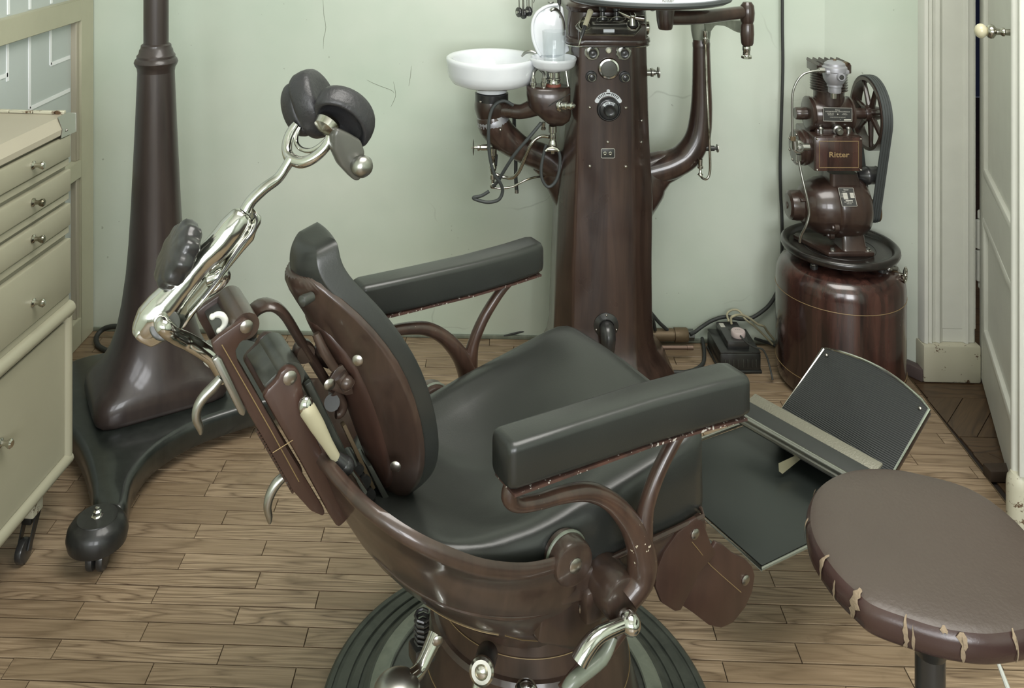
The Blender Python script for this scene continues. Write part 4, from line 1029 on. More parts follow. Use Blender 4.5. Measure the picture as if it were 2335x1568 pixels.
# drum
xa, xb = kx(1893), kx(1972)
MB().lathe((xa, 0, zm), (1, 0, 0), [(.080, -.006), (.0875, 0), (.090, .008), (.090, .055), (.088, .060), (.0885, .064), (.084, .080), (.074, .094), (.055, .102), (.02, .104)], 48).build('motor_body', M['maroon'], kp, angle=45)
MB().lathe((kx(1829), 0, zm), (1, 0, 0), [(.030, -.012), (.045, -.006), (.060, .006), (.072, .024), (.080, .045), (.084, .070), (.084, .082)], 48).build('motor_bell', M['maroon'], kp, angle=45)
for k in range(6):
    a = math.radians(200+k*34+8); x_ = kx(1886)
    q = Vector((x_-.01, .083*math.cos(a), zm+.083*math.sin(a)))
    MB().lathe(q, (-1, 0, 0), [(.012, -.012), (.012, 0), (.007, .002), (.006, .006), (.002, .008)], 12).build('bell_bolt', M['maroon'], kp)
for a_ in (-PI*.72, -PI*.5, -PI*.28, PI*.9, PI*.6):
    y_, z_ = math.cos(a_-PI/2+PI), 0
MB().lathe((kx(1806), 0, zm+.0), (1, 0, 0), [(.010, -.016), (.034, -.014), (.042, -.008), (.044, .006), (.044, .026), (.034, .03)], 12).build('end_cap', M['maroon'], kp, angle=30)
MB().box((kx(1822), -.03, zm+.028), (.02, .03, .006), b=.002).build('clip', M['maroon'], kp)
MB().lathe((kx(1795), -.0, zm), (-1, 0, 0), [(.012, 0), (.010, .004), (.004, .005)], 12).build('cap_screw', M['maroon'], kp)
# saddle between motor and box
MB().loft([[(a+kx(1914), b_-.0, zm+.070) for a, b_ in roundrect(.046, .05, .012, 3)], [(a+kx(1910), b_, hz(395, 2.6)) for a, b_ in roundrect(.040, .05, .012, 3)]]).build('saddle', M['maroon'], kp)
# name plates on motor
def place_plate(parent, ctr, xd, zd, w_, h_, mat='plate_black', name='nameplate'):
    xd, zd = Vector(xd).normalized(), Vector(zd).normalized(); nd = xd.cross(zd)
    ctr = Vector(ctr)
    p0 = [ctr+xd*a+zd*b_ for a, b_ in roundrect(w_/2, h_/2, .0015, 2)]
    o = MB().prism(p0, nd*.0012).build(name, M[mat], parent)
    mb = MB().tube([q+nd*.0013 for q in [ctr+xd*a+zd*b_ for a, b_ in roundrect(w_/2-.0008, h_/2-.0008, .001, 2)]], .0006, 4, closed=True)
    mb.build('plate_border', M['plate_white'], o); return o, ctr, xd, zd, nd
phi = math.radians(33)   # elevation of the plate's normal above the horizon, on the drum
nrm = Vector((0, -math.cos(phi), math.sin(phi)))
ctr = Vector((kx(1931, 2.57), 0, zm))+nrm*.0893
# slightly above the cylinder's front
o, c_, xd, zd, nd = place_plate(kp, ctr+Vector((0, 0, 0)), (1, 0, 0), (0, math.sin(phi), math.cos(phi)), .044, .052)
def lines(o, c_, xd, zd, nd, items, mat='plate_white'):
    mb = MB()
    for body, sz, dx, dz, al in items:
        tmb = text_mesh(body, sz, c_+nd*.0015+xd*dx+zd*dz, xd, zd, nd, .0002, 0, al); mb.add(tmb.v, tmb.f)
    mb.build('lettering', M[mat], o, smooth=False, fix=False)
lines(o, c_, xd, zd, nd, [('Ritter', .0062, 0, .0185, 'CENTER'), ('MOTOR', .0026, -.008, .0145, 'CENTER'), ('Typ', .0028, -.018, .0090, 'LEFT'), ('Volt', .0028, -.018, .0052, 'LEFT'), ('Amp', .0028, -.018, .0014, 'LEFT'), ('PS', .0028, -.018, -.0024, 'LEFT'),
                          ('RITTER A.G.', .0048, 0, -.0158, 'CENTER'), ('DURLACH', .0030, 0, -.0198, 'CENTER')])
mb = MB()
for k in range(5):
    z_ = .0102-k*.0038; mb.box(c_+nd*.0014+xd*(-.006)+zd*z_, (.013, .0004, .0030), Matrix.Rotation(-phi, 3, 'X'))
    if k < 4: mb.box(c_+nd*.0014+xd*.0135+zd*z_, (.011, .0004, .0030), Matrix.Rotation(-phi, 3, 'X'))
mb.box(c_+nd*.0014+xd*.002+zd*-.0098, (.020, .0004, .0026), Matrix.Rotation(-phi, 3, 'X'))
mb.build('rating_fields', M['plate_white'], o, smooth=False)
# control box
bx0, bx1 = kx(1857, 2.565), kx(1966, 2.565); bz0, bz1 = hz(391, 2.565), hz(311, 2.565)
MB().box(((bx0+bx1)/2, 0, (bz0+bz1)/2), (bx1-bx0, .15, bz1-bz0), b=.005).build('control_box', M['maroon'], kp)
fp = MB().box(((bx0+bx1)/2+.001, -.0765, (bz0+bz1)/2), (bx1-bx0-.004, .006, bz1-bz0-.004), b=.002).build('front_plate', mt, kp)
cxm, czm = (bx0+bx1)/2, (bz0+bz1)/2
mb = MB(); hw_, hh_ = (bx1-bx0)/2-.0125, (bz1-bz0)/2-.0125
for a in ((-hw_, -hh_, hw_, -hh_), (hw_, -hh_, hw_, hh_), (hw_, hh_, -hw_, hh_), (-hw_, hh_, -hw_, -hh_)):
    mb.tube([(cxm+a[0], -.0797, czm+a[1]), (cxm+a[2], -.0797, czm+a[3])], .0007, 4)
mb.build('gold_border', M['gold'], fp)
tm = text_mesh('Ritter', .0235, (cxm, -.0797, czm-.0075), (1.05, 0, 0), (0, 0, .9), (0, -1, 0), .0003, .00035); tm.build('gold_lettering', M['gold'], fp, smooth=False, fix=False)
for a, b_ in ((-1, -1), (1, -1), (1, 1), (-1, 1)): screw(fp, (cxm+a*((bx1-bx0)/2-.006), -.080, czm+b_*((bz1-bz0)/2-.006)), (0, -1, 0), .0033)
# round flange on the left
fx = bx0-.004
MB().lathe((fx, .0, czm-.002), (-1, 0, 0), [(.050, -.006), (.052, 0), (.052, .006), (.049, .009), (.051, .012), (.051, .022), (.048, .025), (.030, .026), (0, .026)], 40).build('side_flange', M['green_enamel'] if False else M['maroon'], kp)
for k in range(8):
    a = math.radians(k*45+20); screw(kp, (fx-.025, .043*math.cos(a), czm-.002+.043*math.sin(a)), (-1, 0, 0), .0038, 'flange_screw')
# crankcase
zc = hz(262, 2.62)
ca, cb2 = kx(1862, 2.6), kx(1944, 2.6)
MB().lathe((ca, 0, zc), (1, 0, 0), [(.040, -.016), (.050, -.012), (.050, -.004), (.046, .0), (.048, .004), (.048, cb2-ca-.004), (.045, cb2-ca), (.049, cb2-ca+.003), (.049, cb2-ca+.008), (.03, cb2-ca+.014)], 40).build('crankcase', M['maroon'], kp, angle=45)
MB().box(((ca+cb2)/2, 0, hz(298, 2.62)), (cb2-ca, .085, .022), b=.004).build('crankcase_foot', M['maroon'], kp)
MB().lathe((ca-.012, 0, zc), (-1, 0, 0), [(.018, 0), (.0185, .02), (.0175, .034), (.016, .036), (0, .036)], 24).build('shaft_stub', M['maroon'], kp)
xw = kx(1976)
MB().cyl((cb2, 0, zc), (xw+.028, 0, zc), .016, n=20, b=.002).build('shaft', M['maroon'], kp)
q = Vector(((ca+cb2)/2+.004, -.050, hz(297, 2.58)))
MB().lathe(q, (0, -1, -.15), [(.014, -.01), (.014, .006), (.010, .008), (.0095, .020), (.008, .022), (0, .022)], 14).build('oil_plug', M['steel'], kp)
for x_ in (ca+.012, cb2-.012): MB().lathe((x_, -.040, hz(304, 2.6)), (0, 0, 1), [(.007, 0), (.007, .012), (.0085, .013), (.0085, .016), (.005, .020), (0, .021)], 10).build('stud_nut', M['steel'], kp)
o, c_, xd, zd, nd = place_plate(kp, (kx(1911.5, 2.585), -.0497, hz(261, 2.59)), (1, 0, -.02), (0, .02, 1), .084, .040)
lines(o, c_, xd, zd, nd, [('Ritter', .0058, 0, .0115, 'CENTER'), ('AUTOMATISCHER LUFTKOMPRESSOR', .0042, 0, .0070, 'CENTER'), ('RITTER A.G.', .0036, -.020, .0020, 'CENTER'), ('DURLACH', .0036, -.020, -.0022, 'CENTER'),
                          ('PATENTE', .0026, .020, .0025, 'CENTER'), ('ANGEMELDET', .0026, .020, -.0008, 'CENTER'), ('DIE BENUTZUNG IST NUR GESTATTET', .0026, 0, -.0085, 'CENTER'), ('No.', .0026, .006, -.0150, 'LEFT')])
MB().box(c_+nd*.0014+xd*.028+zd*-.0145, (.020, .0004, .004)).build('number_field', M['plate_white'], o)
screw(o, c_+nd*.001+zd*.0005, nd, .0034)
# finned cylinder
cx0 = kx(1896, 2.62); z0, z1 = hz(236, 2.62), hz(150, 2.62)
MB().cyl((cx0, 0, z0-.02), (cx0, 0, z1), .043, n=36).build('pump_cylinder', M['maroon'], kp)
zf = hz(207, 2.62)
for k in range(8):
    z_ = zf+k*.0075
    MB().lathe((cx0, 0, z_), (0, 0, 1), [(.042, 0), (.0515, .0004), (.0525, .0015), (.0515, .0026), (.042, .003)], 40, caps=(False, False)).build('cooling_fin', M['maroon'], kp)
zh = hz(160, 2.62)
MB().loft([[(cx0+a, b_, z_) for a, b_ in roundrect(.050, .05, .014, 4)] for z_ in (zh-.004, zh+.018)]).build('cylinder_head', M['maroon'], kp)
for k in range(6):
    MB().prism([(cx0-.048+k*.0175, -.048, zh+.018), (cx0-.048+k*.0175+.006, -.048, zh+.018), (cx0-.048+k*.0175+.003, -.047, zh+.026)], (0, .096, 0)).build('head_fin', M['maroon'], kp)
MB().cyl((cx0+.035, -.03, zh+.01), (cx0+.035, -.03, zh+.026), .009, n=6).build('head_nut', M['bronze'], kp)
# aluminium filter bowl
ax, ay = kx(1907, 2.56), -.068
fb = MB().lathe((ax, ay, hz(213, 2.56)), (0, 0, 1), [(.0, 0), (.017, 0), (.018, .003), (.018, .016), (.021, .018), (.021, .024), (.024, .028), (.031, .040), (.0325, .052), (.0325, .060), (.034, .062), (.034, .070), (.0335, .074), (.029, .078), (.028, .084), (.020, .090), (.008, .092), (0, .092)], 36, caps=(False, False)).build('filter_bowl', M['alu'], kp, angle=35)
MB().box((ax, ay, hz(163, 2.56)), (.066, .05, .012), b=.003).build('bowl_flange', M['alu'], fb)
MB().lathe((ax+.004, ay-.033, hz(177, 2.53)), (0, -1, 0), [(.012, -.01), (.012, .004), (.010, .007), (.007, .007), (.006, .004), (0, .004)], 20).build('sight_glass', M['alu'], fb)
MB().lathe((ax+.004, ay-.038, hz(177, 2.53)), (0, -1, 0), [(.0062, 0), (.006, .003), (0, .0035)], 16).build('sight_plug', M['plate_black'], fb)
MB().cyl((ax, ay, hz(140, 2.56)-.008), (ax, ay, hz(138, 2.56)+.002), .005, n=6).build('bowl_nut', M['bronze'], fb)
MB().cyl((ax-.003, ay, hz(226, 2.56)), (ax-.003, ay, hz(212, 2.56)), .008, n=14).build('bowl_drain', M['chrome'], fb)
# pressure pipe and valve
p = [kq(1885, 161, 2.56), kq(1872, 161, 2.56), kq(1850, 163, 2.56), kq(1832, 169, 2.56), kq(1818, 184, 2.56), kq(1808, 210, 2.56), kq(1806, 245, 2.56), kq(1807, 312, 2.56)]
MB().tube(p, .0033, 10, 5).build('pressure_pipe', M['steel'], kp)
MB().cyl(kq(1868, 160, 2.56), kq(1880, 160, 2.56), .0075, n=6).cyl(kq(1863, 161, 2.56), kq(1869, 161, 2.56), .005, n=12).build('pipe_nut', M['steel'], kp)
MB().cyl(kq(1808, 311, 2.56), kq(1808, 320, 2.56), .008, n=6).build('brass_nut', M['bronze'], kp)
q = kq(1821, 335, 2.56)
MB().lathe(q, (0, -1, 0), [(.016, -.02), (.0185, -.016), (.0185, .002), (.014, .004), (.013, .004), (.011, .010), (.006, .010), (.006, .015), (0, .016)], 24).cyl(q+Vector((-.012, -.006, -.004)), q+Vector((-.014, -.006, .02)), .009).cyl(q, q+Vector((.03, .0, 0)), .010).build('check_valve', M['steel'], kp)
MB().cyl(kq(1821, 352, 2.56), kq(1821, 366, 2.56), .0075, n=6).build('lower_nut', M['steel'], kp)
ps = [kq(1821, 362, 2.56), kq(1826, 390, 2.555), kq(1835, 430, 2.545), kq(1843, 465, 2.54), kq(1845, 490, 2.54), kq(1838, 515, 2.54), kq(1828, 535, 2.55), kq(1824, 552, 2.56)]
MB().tube(ps, .0036, 10, 5).build('delivery_pipe', M['steel'], kp)
# belt wheel: rim, hub, seven spokes
wz, wr = zc, .106
wc = Vector((xw+.012, 0, wz))
wm = MB().lathe(wc-Vector((.016, 0, 0)), (1, 0, 0), [(wr-.010, 0), (wr, 0), (wr, .032), (wr-.010, .032), (wr-.006, .016), (wr-.010, 0)], 56, caps=(False, False)).build('belt_wheel', M['maroon'], kp, angle=30)
MB().lathe(wc-Vector((.02, 0, 0)), (1, 0, 0), [(.022, 0), (.024, .010), (.022, .030), (.018, .045), (0, .045)], 24).build('wheel_hub', M['maroon'], wm)
for k in range(7):
    a = 2*PI*k/7+.2; d = Vector((0, math.cos(a), math.sin(a)))
    MB().tube([wc+d*.018, wc+d*(wr-.005)], [.009, .006], 8).build('wheel_spoke', M['maroon'], wm)
# motor pulley, idler and belt
pz, py_ = hz(481, 2.62), .0
pc2 = Vector((wc.x, -.0, zm-.015)); pr = .030
MB().lathe(pc2-Vector((.02, 0, 0)), (1, 0, 0), [(.012, -.02), (pr+.003, 0), (pr, .003), (pr, .036), (pr+.003, .039), (.010, .04), (0, .04)], 30).build('motor_pulley', M['bronze'], kp)
ic = Vector((wc.x-.005, -.015, hz(401, 2.62))); 
MB().lathe(ic-Vector((.018, 0, 0)), (1, 0, 0), [(.010, -.02), (.0255, 0), (.027, .006), (.0255, .012), (.0255, .03), (.027, .034), (.008, .036), (0, .036)], 26).build('idler_pulley', M['bakelite'], kp)
# belt outline: external tangents of the two circles, in the y-z plane
def belt(c1, r1, c2, r2, t_):
    d = Vector((c2.y-c1.y, c2.z-c1.z)); L = d.length; base = math.atan2(d.y, d.x); al = math.acos((r1-r2)/L)
    pts = []
    n = 40
    for k in range(n+1):
        a = base+al+(2*PI-2*al)*k/n; pts.append((c1.y+(r1+t_)*math.cos(a), c1.z+(r1+t_)*math.sin(a)))
    for k in range(n//2+1):
        a = base-al+(2*al)*k/(n//2); pts.append((c2.y+(r2+t_)*math.cos(a), c2.z+(r2+t_)*math.sin(a)))
    return pts
o1, i1 = belt(wc, wr, pc2, pr, .0045), belt(wc, wr, pc2, pr, .0006)
bw = .0135
rings = [[(wc.x+s1*bw, y_, z_) for y_, z_ in pts] for s1, pts in ((-1, i1), (-1, o1), (1, o1), (1, i1), (-1, i1))]
MB().loft(rings, (False, False)).build('drive_belt', M['greyrubber'], kp, angle=30)
for k in (-.5, 0, .5):
    g1 = belt(wc, wr, pc2, pr, .0048)
    MB().tube([(wc.x+k*bw, y_, z_) for y_, z_ in g1], .0006, 4, closed=True).build('belt_groove', M['rubber'], kp)
# tap on the right of the tank
q = kq(2010, 612, 2.56)
tp = MB().tube([q, q+Vector((.02, 0, .004)), q+Vector((.045, 0, .0))], [.006, .0085, .006], 12).cyl(q+Vector((.012, 0, -.03)), q+Vector((.012, 0, .0)), .006).sphere(q+Vector((.02, 0, .002)), .012, 12).build('tank_tap', M['steel'], kp)
c3 = kq(2064, 627, 2.56); dn = Vector((.8, -.6, 0))
mb = MB().torus(c3, dn, .021, .0028, 24, 8); x_, y_, _ = frame_axes(dn)
for k in range(4): a = k*PI/2+.4; mb.tube([c3, c3+(x_*math.cos(a)+y_*math.sin(a))*.021], .002, 6)
mb.cyl(c3-dn*.03, c3+dn*.006, .004).sphere(c3, .006, 10).build('tap_wheel', M['worn_chrome'], tp)
MB().tube([q+Vector((.03, 0, .0)), c3-dn*.02], .005, 10).build('tap_stem', M['bronze'], tp)

# ============================================================ TRANSFORMER, PIPES AND CABLES BY THE WALL
B = Frame(.823, 2.755, 0)
bt = B.root('transformer_box', 'scuffed black transformer box with slotted front on the floor beside the tank', 'transformer')
MB().box((0, 0, .032), (.124, .145, .056), b=.008).build('case', M['black_enamel'], bt)
MB().box((0, -.0, .0045), (.128, .149, .009), b=.003).build('foot_rim', M['black_enamel'], bt)
MB().box((0, 0, .0605), (.122, .143, .006), b=.003).build('lid_edge', M['chipped'] if False else M['black_enamel'], bt)
for k in range(8):
    x_ = -.046+k*.0125+(.004 if k > 3 else 0)
    MB().box((x_, -.0735, .030), (.0025, .003, .024), b=.0008, seg=1).build('grille_bar', M['dark_enamel'], bt)
sk = MB().prism([(-.034, -.055, .062), (.032, -.055, .062), (.032, .070, .062), (-.034, .070, .062)], (0, 0, .024), b=.003).build('power_strip', M['bakelite'], bt)
MB().box((-.022, .045, .0868), (.014, .026, .001)).build('sticker', M['plate_white'], sk)
MB().box((.036, .05, .064), (.02, .04, .003)).build('sticker', M['alu'], bt)
pq = B.fl(1683, 763, .09)
plg = MB().lathe((0, 0, 0), (0, 0, 1), [(.0205, 0), (.0215, .003), (.0215, .014), (.0195, .017), (0, .017)], 28).build('power_plug', M['pink'], None)
plg.location = C(B.X+pq.x, B.Z+pq.y, .0865); plg.rotation_euler = (0, 0, TH)
tag(plg, 'round pale pink plug standing on the black transformer box', 'plug')
mb = MB()
for a in range(3): mb.box((-.006+a*.006, .004, .0173), (.003, .0015, .0006))
mb.build('plug_marks', M['screw'], plg)
def floor_cable(name, pts, r, mat, label, sm=6):
    """pts: (px, py, height)"""
    q = [FL(*p) for p in pts]; c0 = q[0].copy(); c0.z = 0
    o = MB().tube([a-c0 for a in q], r, 10, sm).build(name, M[mat], None, loc=c0)
    tag(o, label, 'cable'); return o
def zcable(name, pts, r, mat, label, sm=6):
    q = [P(*p) for p in pts]; c0 = q[0].copy(); c0.z = 0
    o = MB().tube([a-c0 for a in q], r, 10, sm).build(name, M[mat], None, loc=c0)
    tag(o, label, 'cable'); return o
zcable('wall_cable', [(1784, -60, 2.832), (1784, 60, 2.832), (1785, 150, 2.832), (1782, 260, 2.832), (1779, 360, 2.832), (1780, 440, 2.832), (1783, 500, 2.832), (1783, 600, 2.832), (1783, 700, 2.832), (1775, 770, 2.832)], .0048, 'rubber', 'black cable running straight down the green wall behind the compressor')
zcable('power_cable', [(1775, 660, 2.84), (1762, 684, 2.84), (1745, 704, 2.84), (1715, 724, 2.84), (1688, 727, 2.84), (1655, 722, 2.84), (1625, 730, 2.84), (1600, 745, 2.84), (1584, 757, 2.83), (1573, 762, 2.82)], .0058, 'rubber', 'thick black cable sagging along the wall between tank and brass pipe')
floor_cable('power_cable', [(1536, 848, .006), (1560, 848, .006), (1585, 842, .006), (1603, 828, .006), (1606, 806, .008), (1604, 785, .010), (1600, 765, .012), (1603, 752, .015)], .0058, 'rubber', 'black cable curving over the floor from the unit foot to the transformer')
zcable('power_cable', [(1484, 712, 2.8), (1492, 722, 2.81), (1505, 737, 2.82), (1522, 752, 2.83)], .0055, 'rubber', 'short black cable slanting down behind the unit column to the brass pipe')
zcable('power_cable', [(1484, 715, 2.78), (1489, 730, 2.8), (1494, 752, 2.82)], .0055, 'rubber', 'short steep black cable end right against the unit column')
floor_cable('thin_cable', [(1140, 768, .006), (1165, 762, .015), (1195, 755, .022), (1225, 751, .025), (1270, 750, .025)], .003, 'rubber', 'thin black cable on the floor behind the seat, left of the unit column')
zcable('ivory_cable', [(1668, 738, 2.76), (1667, 725, 2.76), (1676, 719, 2.76), (1692, 718, 2.78), (1710, 726, 2.79), (1728, 739, 2.8), (1742, 744, 2.81), (1750, 756, 2.82), (1765, 774, 2.825)], .0036, 'ivory_cable', 'ivory cable bending out of the power strip towards the tank')
zcable('ivory_cable', [(1662, 733, 2.8), (1658, 716, 2.82), (1668, 707, 2.83), (1682, 707, 2.83), (1692, 716, 2.82), (1700, 728, 2.81), (1722, 745, 2.81), (1740, 762, 2.82), (1762, 785, 2.82)], .0032, 'ivory_cable', 'ivory cable looping up against the wall behind the transformer')
zcable('plug_cord', [(1688, 765, 2.675), (1694, 772, 2.668), (1705, 783, 2.665), (1722, 792, 2.665), (1738, 796, 2.665), (1748, 812, 2.66), (1755, 835, 2.65), (1762, 866, 2.63)], .0028, 'rubber', 'thin black cord dropping from the pink plug to the floor by the tank')
floor_cable('power_cable', [(1722, 772, .03), (1735, 776, .02), (1755, 783, .012), (1775, 792, .008)], .0045, 'rubber', 'short black cable between transformer box and tank, lying on the floor')
p0, p1 = P(1480, 763, 2.835), P(1580, 763, 2.835)
def pipe(name, pa, pb, prof, mat, label, extra=None):
    d = (pb-pa); d.z = 0; c0 = pa.copy()
    o = MB().lathe((0, 0, 0), d.normalized(), prof, 26).build(name, M[mat], None, loc=c0); tag(o, label, 'pipe')
    return o, d.normalized()
o, d = pipe('brass_pipe', p0, p1, [(.0195, 0), (.0195, .075), (.0175, .076), (.0175, .079), (.0215, .080), (.0215, .118), (.019, .122), (.012, .122)], 'bronze', 'thick patinated brass pipe coming out behind the foot of the dental unit')
MB().lathe(d*.122, d, [(.0175, 0), (.0175, .018), (.012, .020), (0, .02)], 6).build('pipe_cap', M['dark_enamel'], o)
p0 = P(1480, 792, 2.745); pipe('copper_pipe', p0, P(1580, 794, 2.745), [(.0068, 0), (.0068, .115), (.0078, .116), (.0078, .134), (.005, .135)], 'copper', 'thin copper pipe lying on the floor below the brass pipe')

# ============================================================ DENTAL CHAIR
H = Frame(.108, 1.57, math.radians(28))
ch = H.root('dental_chair', 'antique dental chair with black leather seat, brown lacquered frame, chrome headrest and ribbed footrest', 'chair')
br, pl_ = M['chair_brown'], M['chair_plate']
V3 = Vector
def hv(px, py, v): return H.v(px, py, v)
# base plate with grooved rubber rim and pale inner ring
MB().lathe((-.014, .012, 0), (0, 0, 1), [(.344, 0), (.344, .016), (.338, .021), (.330, .022), (.329, .019), (.322, .019), (.321, .024), (.303, .027), (.302, .023), (.296, .023), (.295, .029), (.281, .032), (.280, .028), (.272, .028), (.270, .036), (.262, .040), (.258, .040)], 96, caps=(True, False)).build('base_rim', M['base_rubber'], ch, angle=25)
MB().lathe((-.014, .012, 0), (0, 0, 1), [(.258, .036), (.258, .042), (.240, .050), (.228, .052), (.226, .050), (.226, .04)], 80, caps=(False, False)).build('pale_ring', M['green_enamel'], ch)
MB().lathe((-.014, .012, 0), (0, 0, 1), [(.226, .036), (.226, .046), (.19, .050), (.185, .060), (.19, .04)], 80, caps=(False, False)).build('inner_plate', M['dark_enamel'], ch)
MB().lathe((0, 0, 0), (0, 0, 1), [(.198, .048), (.190, .075), (.180, .11), (.173, .15), (.168, .185), (.168, .196), (.163, .203), (.157, .205), (.155, .23), (.153, .26), (.150, .30), (.14, .33), (.12, .36), (.12, .40)], 80, caps=(False, True)).build('pump_column', br, ch, angle=25)
for r_, z_ in ((.1548, .236), (.1765, .128)): MB().torus((0, 0, z_), (0, 0, 1), r_+.0008, .0008, 80, 5).build('gold_line', M['gold'], ch)
# pan: bowl from the column up to the U shaped rim
half = [V3(q) for q in ((-.398, 0, .628), (-.397, -.03, .618), (-.394, -.055, .602), (-.388, -.08, .597), (-.380, -.11, .591), (-.369, -.15, .585), (-.352, -.185, .577), (-.322, -.215, .559), (-.279, -.235, .534), (-.222, -.242, .500), (-.155, -.243, .472), (-.10, -.240, .460), (-.075, -.238, .456))]
path = smooth_path(half, 4)
rim = [V3((p.x, -p.y, p.z)) for p in reversed(path)][:-1]+path
n = len(rim)
rings = []
for i, p in enumerate(rim):
    s_ = i/(n-1); a = math.radians(70+(290-70)*s_)          # column angle, rear half and a bit
    b_ = V3((.176*math.cos(a)+.008, .176*math.sin(a), .280))
    col_ = []
    dirn = V3((p.x-b_.x, p.y-b_.y, 0)); 
    for k in range(9):
        q = k/8; hh = math.sin(q*PI/2)*.45+q*.55; zz = (1-math.cos(q*PI/2))*.45+q*.55
        col_.append(V3((b_.x+(p.x-b_.x)*hh, b_.y+(p.y-b_.y)*hh, b_.z+(p.z-.012-b_.z)*zz)))
    nn = V3((dirn.x, dirn.y, 0)).normalized() if dirn.length > .01 else V3((-1, 0, 0))
    col_.append(p+nn*.006+V3((0, 0, -.008))); col_.append(p+nn*.011+V3((0, 0, .002))); col_.append(p+nn*.006+V3((0, 0, .012))); col_.append(p-nn*.004+V3((0, 0, .013))); col_.append(p-nn*.012+V3((0, 0, .004))); col_.append(p-nn*.014+V3((0, 0, -.02)))
    for k in range(7, -1, -1):
        c0 = col_[k]; col_.append(c0-nn*.012+V3((0, 0, .008)))
    rings.append(col_)
MB().loft(rings, (True, True)).build('pan_casting', br, ch, angle=60)
ridge = [V3(rings[i][5]) for i in range(int(n*.60), int(n*.93))]
MB().tube([p+V3((0, 0, .004)) for p in ridge], [.001]+[.0042]*6+[.001], 8).build('pan_ridge', br, ch)
pl_a = [rings[i][3] for i in range(int(n*.66), int(n*.82))]
MB().tube([p+V3((p.x, p.y, 0)).normalized()*.0006 for p in pl_a], .0006, 4).tube([rings[int(n*.82)][k]+V3((rings[int(n*.82)][k].x, rings[int(n*.82)][k].y, 0)).normalized()*.0006 for k in range(1, 4)], .0006, 4).build('gold_line', M['gold'], ch)
MB().loft([[(a*1.0+.012, b_*1.0, z) for a, b_ in roundrect(hx_, hy_, .10, 6)] for hx_, hy_, z in ((.165, .165, .275), (.165, .175, .31), (.15, .185, .36), (.14, .19, .40))]).build('pan_front', br, ch, angle=60)
for sgn in (-1, 1):
    kn_ = MB().cyl((-.072, sgn*.250, .458), (-.072, sgn*.212, .458), .033, n=32, b=.006).build('pivot_knuckle', br, ch)
    MB().torus((-.072, sgn*.226, .458), (0, 1, 0), .0335, .0025, 32, 6).build('worn_edge', M['green_enamel'], kn_)
    screw(kn_, (-.072, sgn*.2502, .458), (0, sgn, 0), .011)
# second cast lug below the pivot and strap to the rail
for sgn in (-1, 1):
    MB().prism([(-.10, sgn*.222, .44), (-.045, sgn*.222, .44), (.0, sgn*.222, .36), (.0, sgn*.222, .31), (-.05, sgn*.222, .30), (-.12, sgn*.222, .34)], (0, -sgn*.03, 0), b=.008).build('side_lug', br, ch)
    screw(ch, (-.035, sgn*.2225, .365), (0, sgn, 0), .012)
# seat frame rails
for sgn in (-1, 1):
    MB().prism([(-.10, sgn*.228, .420), (.200, sgn*.228, .425), (.205, sgn*.228, .405), (.18, sgn*.228, .392), (.0, sgn*.228, .372), (-.08, sgn*.228, .385)], (0, -sgn*.022, 0), b=.004).build('seat_rail', br, ch)
MB().tube([(.0, -.2285, .4245), (.195, -.2285, .4295), (.203, -.215, .4295), (.205, .215, .4295)], .0035, 8).build('rail_bead', br, ch)
MB().box((.05, 0, .405), (.32, .43, .02), b=.006).build('seat_board', br, ch)
MB().box((.198, 0, .400), (.02, .42, .04), b=.005).build('front_rail', br, ch)
# seat cushion
def seat_R(a):
    # plan outline (radius from centre (-.03, 0))
    c, s_ = math.cos(a), math.sin(a)
    if c >= 0: hx_, hy_, e = .256, .216, 13
    else: hx_, hy_, e = .275, .213, 2.9
    return (abs(c/hx_)**e+abs(s_/hy_)**e)**(-1/e)
def seat_top(u, v):
    base = .478+.078*max(0, min(1, (u+.12)/.34))**1.1+.018*max(0, (-u-.16)/.14)
    cr_ = .014*(1-(abs(v)/.21)**2)*max(0, min(1, (u+.05)/.25))       # crown at the front
    dish = -.042*math.exp(-((u+.07)/.12)**2)*math.exp(-(v/.12)**2)
    ridge = .016*math.exp(-((abs(v)-.178)/.035)**2)*math.exp(-((u+.07)/.17)**2)
    fold = .004*math.sin((u*.9+v)*38)*math.exp(-((u+.16)/.07)**2)
    return base+cr_+dish+ridge+fold
nA = 96; rings = []
def ring(k, z=None, dz=0.0, off=0.0):
    out = []
    for i in range(nA):
        a = 2*PI*i/nA; R = seat_R(a)*k+off; u_, v_ = -.03+R*math.cos(a), R*math.sin(a)
        out.append(V3((u_, v_, (seat_top(u_, v_)+dz) if z is None else z)))
    return out
rings = [ring(.5, .414), ring(.97, .414), ring(1, .420, 0, .001), ring(1.0, .44, 0, .003)]
r_lo = rings[-1]; r_hi = ring(1.0, None, -.018, .002)
for q in (.5, 1): rings.append([a.lerp(b_, q)+(b_-a)*0 for a, b_ in zip(r_lo, r_hi)])
rings += [ring(.99, None, -.009), ring(.972, None, -.003), ring(.94, None, 0), ring(.88), ring(.78), ring(.65), ring(.5), ring(.35), ring(.2), ring(.08), ring(.002)]
MB().loft(rings).build('seat_cushion', M['leather'], ch, angle=75)
